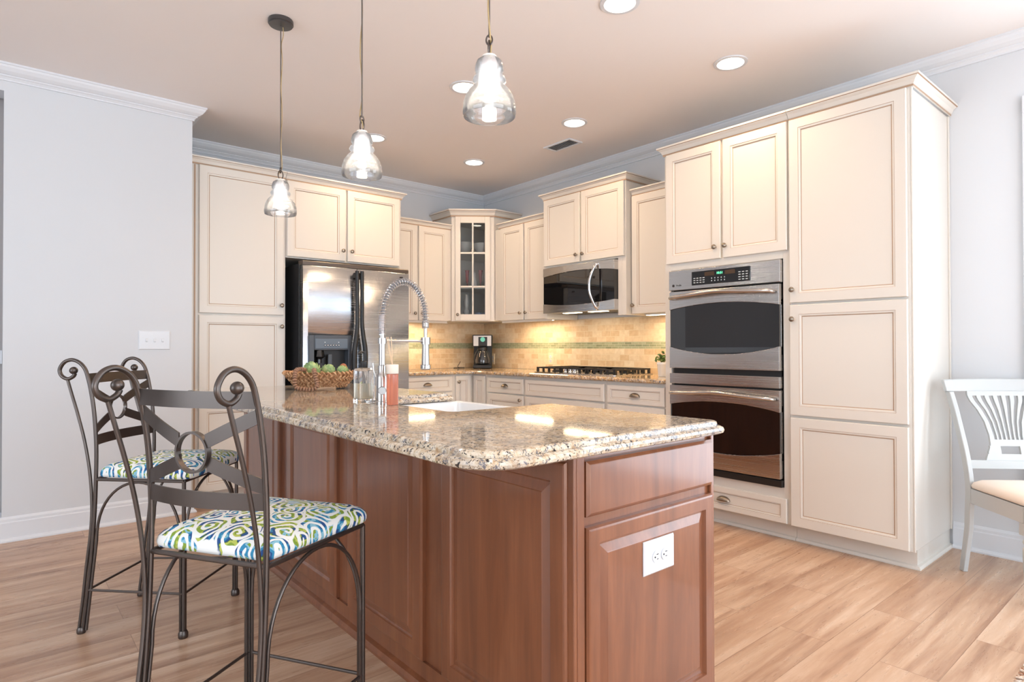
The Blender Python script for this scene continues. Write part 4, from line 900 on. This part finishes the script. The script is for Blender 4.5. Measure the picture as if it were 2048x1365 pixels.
# ------------------------------------------------------------------ bar stools
def make_stool(loc, rotz, label):
    t = thing('bar_stool', label, 'bar stool', loc, rotz, 'scrolled metal bar stools')
    wb, wf, d, zf = .180, .2045, .3675, .600
    def u_(z):    # rearward lean of the back post
        pts = [(0,-.050),(.27,-.020),(.45,-.006),(.60,0),(.73,0),(.86,-.010),(.95,-.022),(1.0,-.034)]
        for a, c in zip(pts, pts[1:]):
            if a[0] <= z <= c[0]: return a[1]+(c[1]-a[1])*(z-a[0])/(c[0]-a[0])
        return -.034
    for s in (1, -1):
        y = s*wb
        pts = [(-.050,.008),(-.034,.14),(-.020,.27),(-.006,.45),(0,.60),(.001,.73),(-.008,.86),(-.022,.95),(-.034,1.0),(-.047,1.034),(-.070,1.058),(-.100,1.068),(-.130,1.058),(-.148,1.030),(-.140,1.005),(-.116,.993),(-.094,1.002),(-.086,1.014)]
        post = MB().tube([p for p in catmull([(x, y, z) for x, z in pts], 6)], .0072, 12).build('rear_post', IRON, t, True)
        MB().sphere((-.092, y, 1.026), .0148, 16, 12).build('ball_finial', IRON, post, True)
        MB().lathe([(.014,0),(.016,.004),(.016,.016),(.012,.024)], 16, (-.056, y, 0)).build('foot', IRON, post, True)
        rp = [(-.116,.989),(-.098,.93),(-.076,.86),(-.050,.765),(-.031,.67),(-.020,.58),(-.016,.48),(-.022,.38),(-.036,.27),(-.050,.14),(-.066,.012)]
        MB().tube(catmull([(x, y+s*.0, z) for x, z in rp], 5), .0056, 10).build('scroll_rod', IRON, t, True)
        leg = MB().tube([(d, s*wf, .008), (d, s*wf, zf)], .0072, 12).tube([(d-.0125, s*(wf), .010), (d-.0125, s*wf, .36)], .0052, 8).tube([(d-.001, s*(wf-.0125), .010), (d-.001, s*(wf-.0125), .36)], .0052, 8).build('front_leg', IRON, t, True)
        MB().lathe([(.016,0),(.018,.004),(.018,.018),(.013,.028)], 16, (d-.003, s*(wf-.003), 0)).build('foot', IRON, leg, True)
    # arches between neighbouring legs
    def arch_rod(p0, p1, foot0=None, foot1=None):
        p0, p1 = Vector(p0), Vector(p1); dr_ = (p1-p0); pts = []
        for i in range(25):
            a = PI*i/24; f = .5-.5*math.cos(a)*1.0; pts.append((p0+dr_*f)+Vector((0,0,.36+.232*math.sin(a)**.9-p0.z*0)))
        if foot0: pts = [Vector(foot0), (Vector(foot0)+pts[0])/2]+pts
        if foot1: pts = pts+[(Vector(foot1)+pts[-1])/2, Vector(foot1)]
        return MB().tube(pts, .0052, 10).build('arch_rod', IRON, t, True)
    for s in (1, -1): arch_rod((.004, s*wb, 0), (d-.0125, s*wf, 0), (-.036, s*wb, .012))
    arch_rod((d-.001, -(wf-.0125), 0), (d-.001, wf-.0125, 0))
    fr_ = [(0,wb,zf),(0,-wb,zf),(d,-wf,zf),(d,wf,zf)]
    b = MB()
    for i in range(4): b.tube([fr_[i], fr_[(i+1) % 4]], .0066, 10)
    b.build('seat_frame', IRON, t, True)
    zs = .168; q = [(-.031,wb,zs),(-.031,-wb,zs),(d,-wf,zs),(d,wf,zs)]
    for i in range(4): MB().tube([q[i], q[(i+1) % 4]], .0048, 10).build('stretcher', IRON, t, True)
    # back slats, bowed
    def bow(y, z): return u_(z)-.030*(1-(y/wb)**2)
    def ribbon(y0, z0, y1, z1, hgt, name='slat', n=16):
        L = []
        for i in range(n+1):
            f = i/n; y = y0+(y1-y0)*f; z = z0+(z1-z0)*f; x = bow(y, z)
            L.append([(x-.002, y, z-hgt/2), (x+.002, y, z-hgt/2), (bow(y, z)+.002, y, z+hgt/2), (bow(y, z)-.002, y, z+hgt/2)])
        return MB().loops(L).build(name, IRON, t, True)
    ribbon(wb, .994, -wb, .994, .040, 'top_slat'); ribbon(wb, .752, -wb, .752, .040, 'lower_slat')
    for s in (1, -1):
        ribbon(s*wb, .957, s*.040, .893, .036, 'cross_strap', 8); ribbon(s*wb, .788, s*.040, .842, .036, 'cross_strap', 8)
    b = MB(); L = []
    for i in range(41):
        a = 2*PI*i/40; c, s_ = math.cos(a), math.sin(a); x = bow(0, .866)
        L.append([(x-.007, .050*c, .866+.050*s_), (x+.007, .050*c, .866+.050*s_), (x+.007, .0445*c, .866+.0445*s_), (x-.007, .0445*c, .866+.0445*s_)])
    b.loops(L, False, False).build('back_ring', IRON, t, True)
    # cushion: rounded trapezoid, domed
    def ctr(k, z, ex=0):
        out = []; bw, fw, x0, x1, r_ = (wb-.002)*1.0+ex, wf+.014+ex, .006-ex*.3, d+.030+ex, .045
        cs = [(x0, -bw), (x1, -fw), (x1, fw), (x0, bw)]; cx = (x0+x1)/2
        for i in range(4):
            p = Vector(cs[i]); a = Vector(cs[i-1]); c = Vector(cs[(i+1) % 4]); da = (a-p).normalized(); dc = (c-p).normalized(); rr_ = r_ if i in (1,2) else .02
            for j in range(7):
                f = j/6; A = p+da*rr_*(1-f); B_ = p+dc*rr_*f; m_ = A*(1-f)+(p)*0+B_*f; m_ = (1-f)**2*(p+da*rr_)+2*f*(1-f)*p+f*f*(p+dc*rr_); out.append((cx+(m_.x-cx)*k, m_.y*k, z))
            # edge subdivisions
            nx = Vector(cs[(i+1) % 4]); dn = (nx-p).normalized(); s0 = p+dn*rr_; e0 = nx-dn*(r_ if (i+1) % 4 in (1,2) else .02)
            for j in range(1, 6): q_ = s0.lerp(e0, j/6); out.append((cx+(q_.x-cx)*k, q_.y*k, z))
        return out
    MB().loops([ctr(.93,.6065), ctr(.985,.609), ctr(1.0,.618), ctr(1.0,.626), ctr(.985,.636), ctr(.94,.646), ctr(.86,.655), ctr(.70,.664), ctr(.45,.670), ctr(.15,.672)]).build('seat_cushion', FABRIC, t, True, angle=70)
    return t
st = make_stool((-3.670, -3.6441, 0), R(30.7), 'dark metal bar stool with a patterned seat, nearest the camera')
dup(st, (-3.6414, -2.2579, 0), R(-42.66), 'dark metal bar stool with a patterned seat, farther off by the left wall')

# ------------------------------------------------------------------ white dining chair
ch = thing('dining_chair', 'pale painted dining chair with a fanned splat back, at the right edge of the photo', 'chair', (-.290, -4.582, 0), R(-45.25))
hw = .205
def yb(z):
    pts = [(0,.055),(.22,.012),(.42,.0),(.60,.028),(.80,.085),(.96,.145)]
    for a, c in zip(pts, pts[1:]):
        if a[0] <= z <= c[0]: return a[1]+(c[1]-a[1])*(z-a[0])/(c[0]-a[0])
    return pts[-1][1]
for s in (-1, 1):
    L = []
    for z in [i*.885/20 for i in range(21)]:
        hh = .020 if z > .3 else .016+.004*z/.3; xo = s*(hw+max(0, (z-.5))*.06)
        L.append([(xo-.011, yb(z)-hh, z), (xo+.011, yb(z)-hh, z), (xo+.011, yb(z)+hh, z), (xo-.011, yb(z)+hh, z)])
    MB().loops(L).build('back_leg', CHAIRW, ch, True, .003)
b = MB(); L = []
for i in range(21):
    f = -1+2*i/20; x = f*(hw+.042); cv = .018*(1-f*f); L.append([(x, yb(.885)-.012-cv*0+cv, .886), (x, yb(.945)-.010+cv, .942+.006*(1-f*f)), (x, yb(.945)+.014+cv, .944+.006*(1-f*f)), (x, yb(.885)+.014+cv, .886)])
b.loops(L).build('crest_rail', CHAIRW, ch, True, .003)
MB().box(-hw+.01, hw-.01, yb(.535)-.009, yb(.535)+.009, .515, .556).build('lower_rail', CHAIRW, ch, bev=.002)
# splat: a plate with seven fanned slots and a hand hold
def splat():
    z0, z1 = .556, .888
    def half(z):
        f = (z-z0)/(z1-z0)
        pts = [(0,.118),(.10,.106),(.22,.088),(.35,.086),(.55,.096),(.72,.118),(.85,.142),(.93,.150),(1,.146)]
        for a, c in zip(pts, pts[1:]):
            if a[0] <= f <= c[0]: return a[1]+(c[1]-a[1])*(f-a[0])/(c[0]-a[0])
        return .146
    b = MB(); N = 44; th = .006
    zs = [z0+(z1-z0)*i/N for i in range(N+1)]
    def cell(xa0, xb0, za, xa1, xb1, zb):
        ya, yb_ = yb(za), yb(zb)
        b.add([(xa0,ya-th,za),(xb0,ya-th,za),(xb0,ya+th,za),(xa0,ya+th,za),(xa1,yb_-th,zb),(xb1,yb_-th,zb),(xb1,yb_+th,zb),(xa1,yb_+th,zb)],
              [(0,3,2,1),(4,5,6,7),(0,1,5,4),(1,2,6,5),(2,3,7,6),(3,0,4,7)])
    def bars(z):
        """solid x-intervals at height z"""
        h = half(z); f = (z-z0)/(z1-z0)
        if .30 < f < .91:
            out = []; g = (f-.30)/.61; hi = half(z)-.022; sl = .0062+.0036*g; cs = [(-3+k)*hi*.93/3*(1) for k in range(7)]
            xs = [-h]
            for c in cs: xs += [c-sl, c+sl]
            xs += [h]; return [(xs[i], xs[i+1]) for i in range(0, len(xs), 2)]
        if .10 < f < .19: return [(-h, -.045), (.045, h)]
        return [(-h, h)]
    for i in range(N):
        A, B_ = bars(zs[i]+1e-6), bars(zs[i+1]-1e-6)
        if len(A) != len(B_): A = B_ if len(B_) > len(A) else A; B_ = A
        for (a0, a1), (c0_, c1) in zip(A, B_): cell(a0, a1, zs[i], c0_, c1, zs[i+1])
    b.build('splat', CHAIRW, ch)
splat()
MB().prism([(-hw-.012,-.022),(hw+.012,-.022),(hw+.012,-.008),(-hw-.012,-.008)][::1], .352, .424).box(-hw-.011,-hw+.009,-.36,-.022,.352,.424).box(hw-.009,hw+.011,-.36,-.022,.352,.424).box(-hw-.011,hw+.011,-.385,-.362,.352,.424).build('seat_rail', CHAIRW, ch, bev=.002)
MB().loops([[(x*k_, (y+.19)*k_-.19, z) for x, y in arc(hw-.03,-.05,.045,0,90,5)+arc(-hw+.03,-.05,.045,90,180,5)+arc(-hw+.03,-.355,.045,180,270,5)+arc(hw-.03,-.355,.045,270,360,5)] for k_, z in ((.93,.425),(1.0,.430),(1.01,.440),(.98,.455),(.88,.468),(.68,.477),(.40,.481),(.1,.482))]).build('seat_cushion', CUSH, ch, True, angle=70)
for s in (-1, 1):
    l = MB().box(s*(hw-.012)-.024, s*(hw-.012)+.024, -.386, -.338, .300, .3515)
    l.lathe([(.020,.300),(.014,.292),(.013,.286),(.021,.278),(.023,.268),(.016,.258),(.016,.250),(.0225,.243),(.0225,.20),(.018,.07),(.016,.055),(.020,.048),(.016,.040),(.013,.02),(.014,0)], 20, (s*(hw-.012), -.362, 0)).build('front_leg', CHAIRW, ch, True)
rg = MB().box(-1.56, -.75, -6.6, -4.84, .0005, .014); rnd = random.Random(2)
for i in range(60): x = -1.56+.81*i/59; rg.tube([(x,-4.84,.008),(x+rnd.uniform(-.01,.01),-4.815,.010),(x+rnd.uniform(-.015,.015),-4.79,.004)], .004, 5)
rg = rg.build('shaggy_rug', RUG, None, True); prop(rg, 'corner of a cream and brown shaggy rug on the floor, lower right', 'rug')
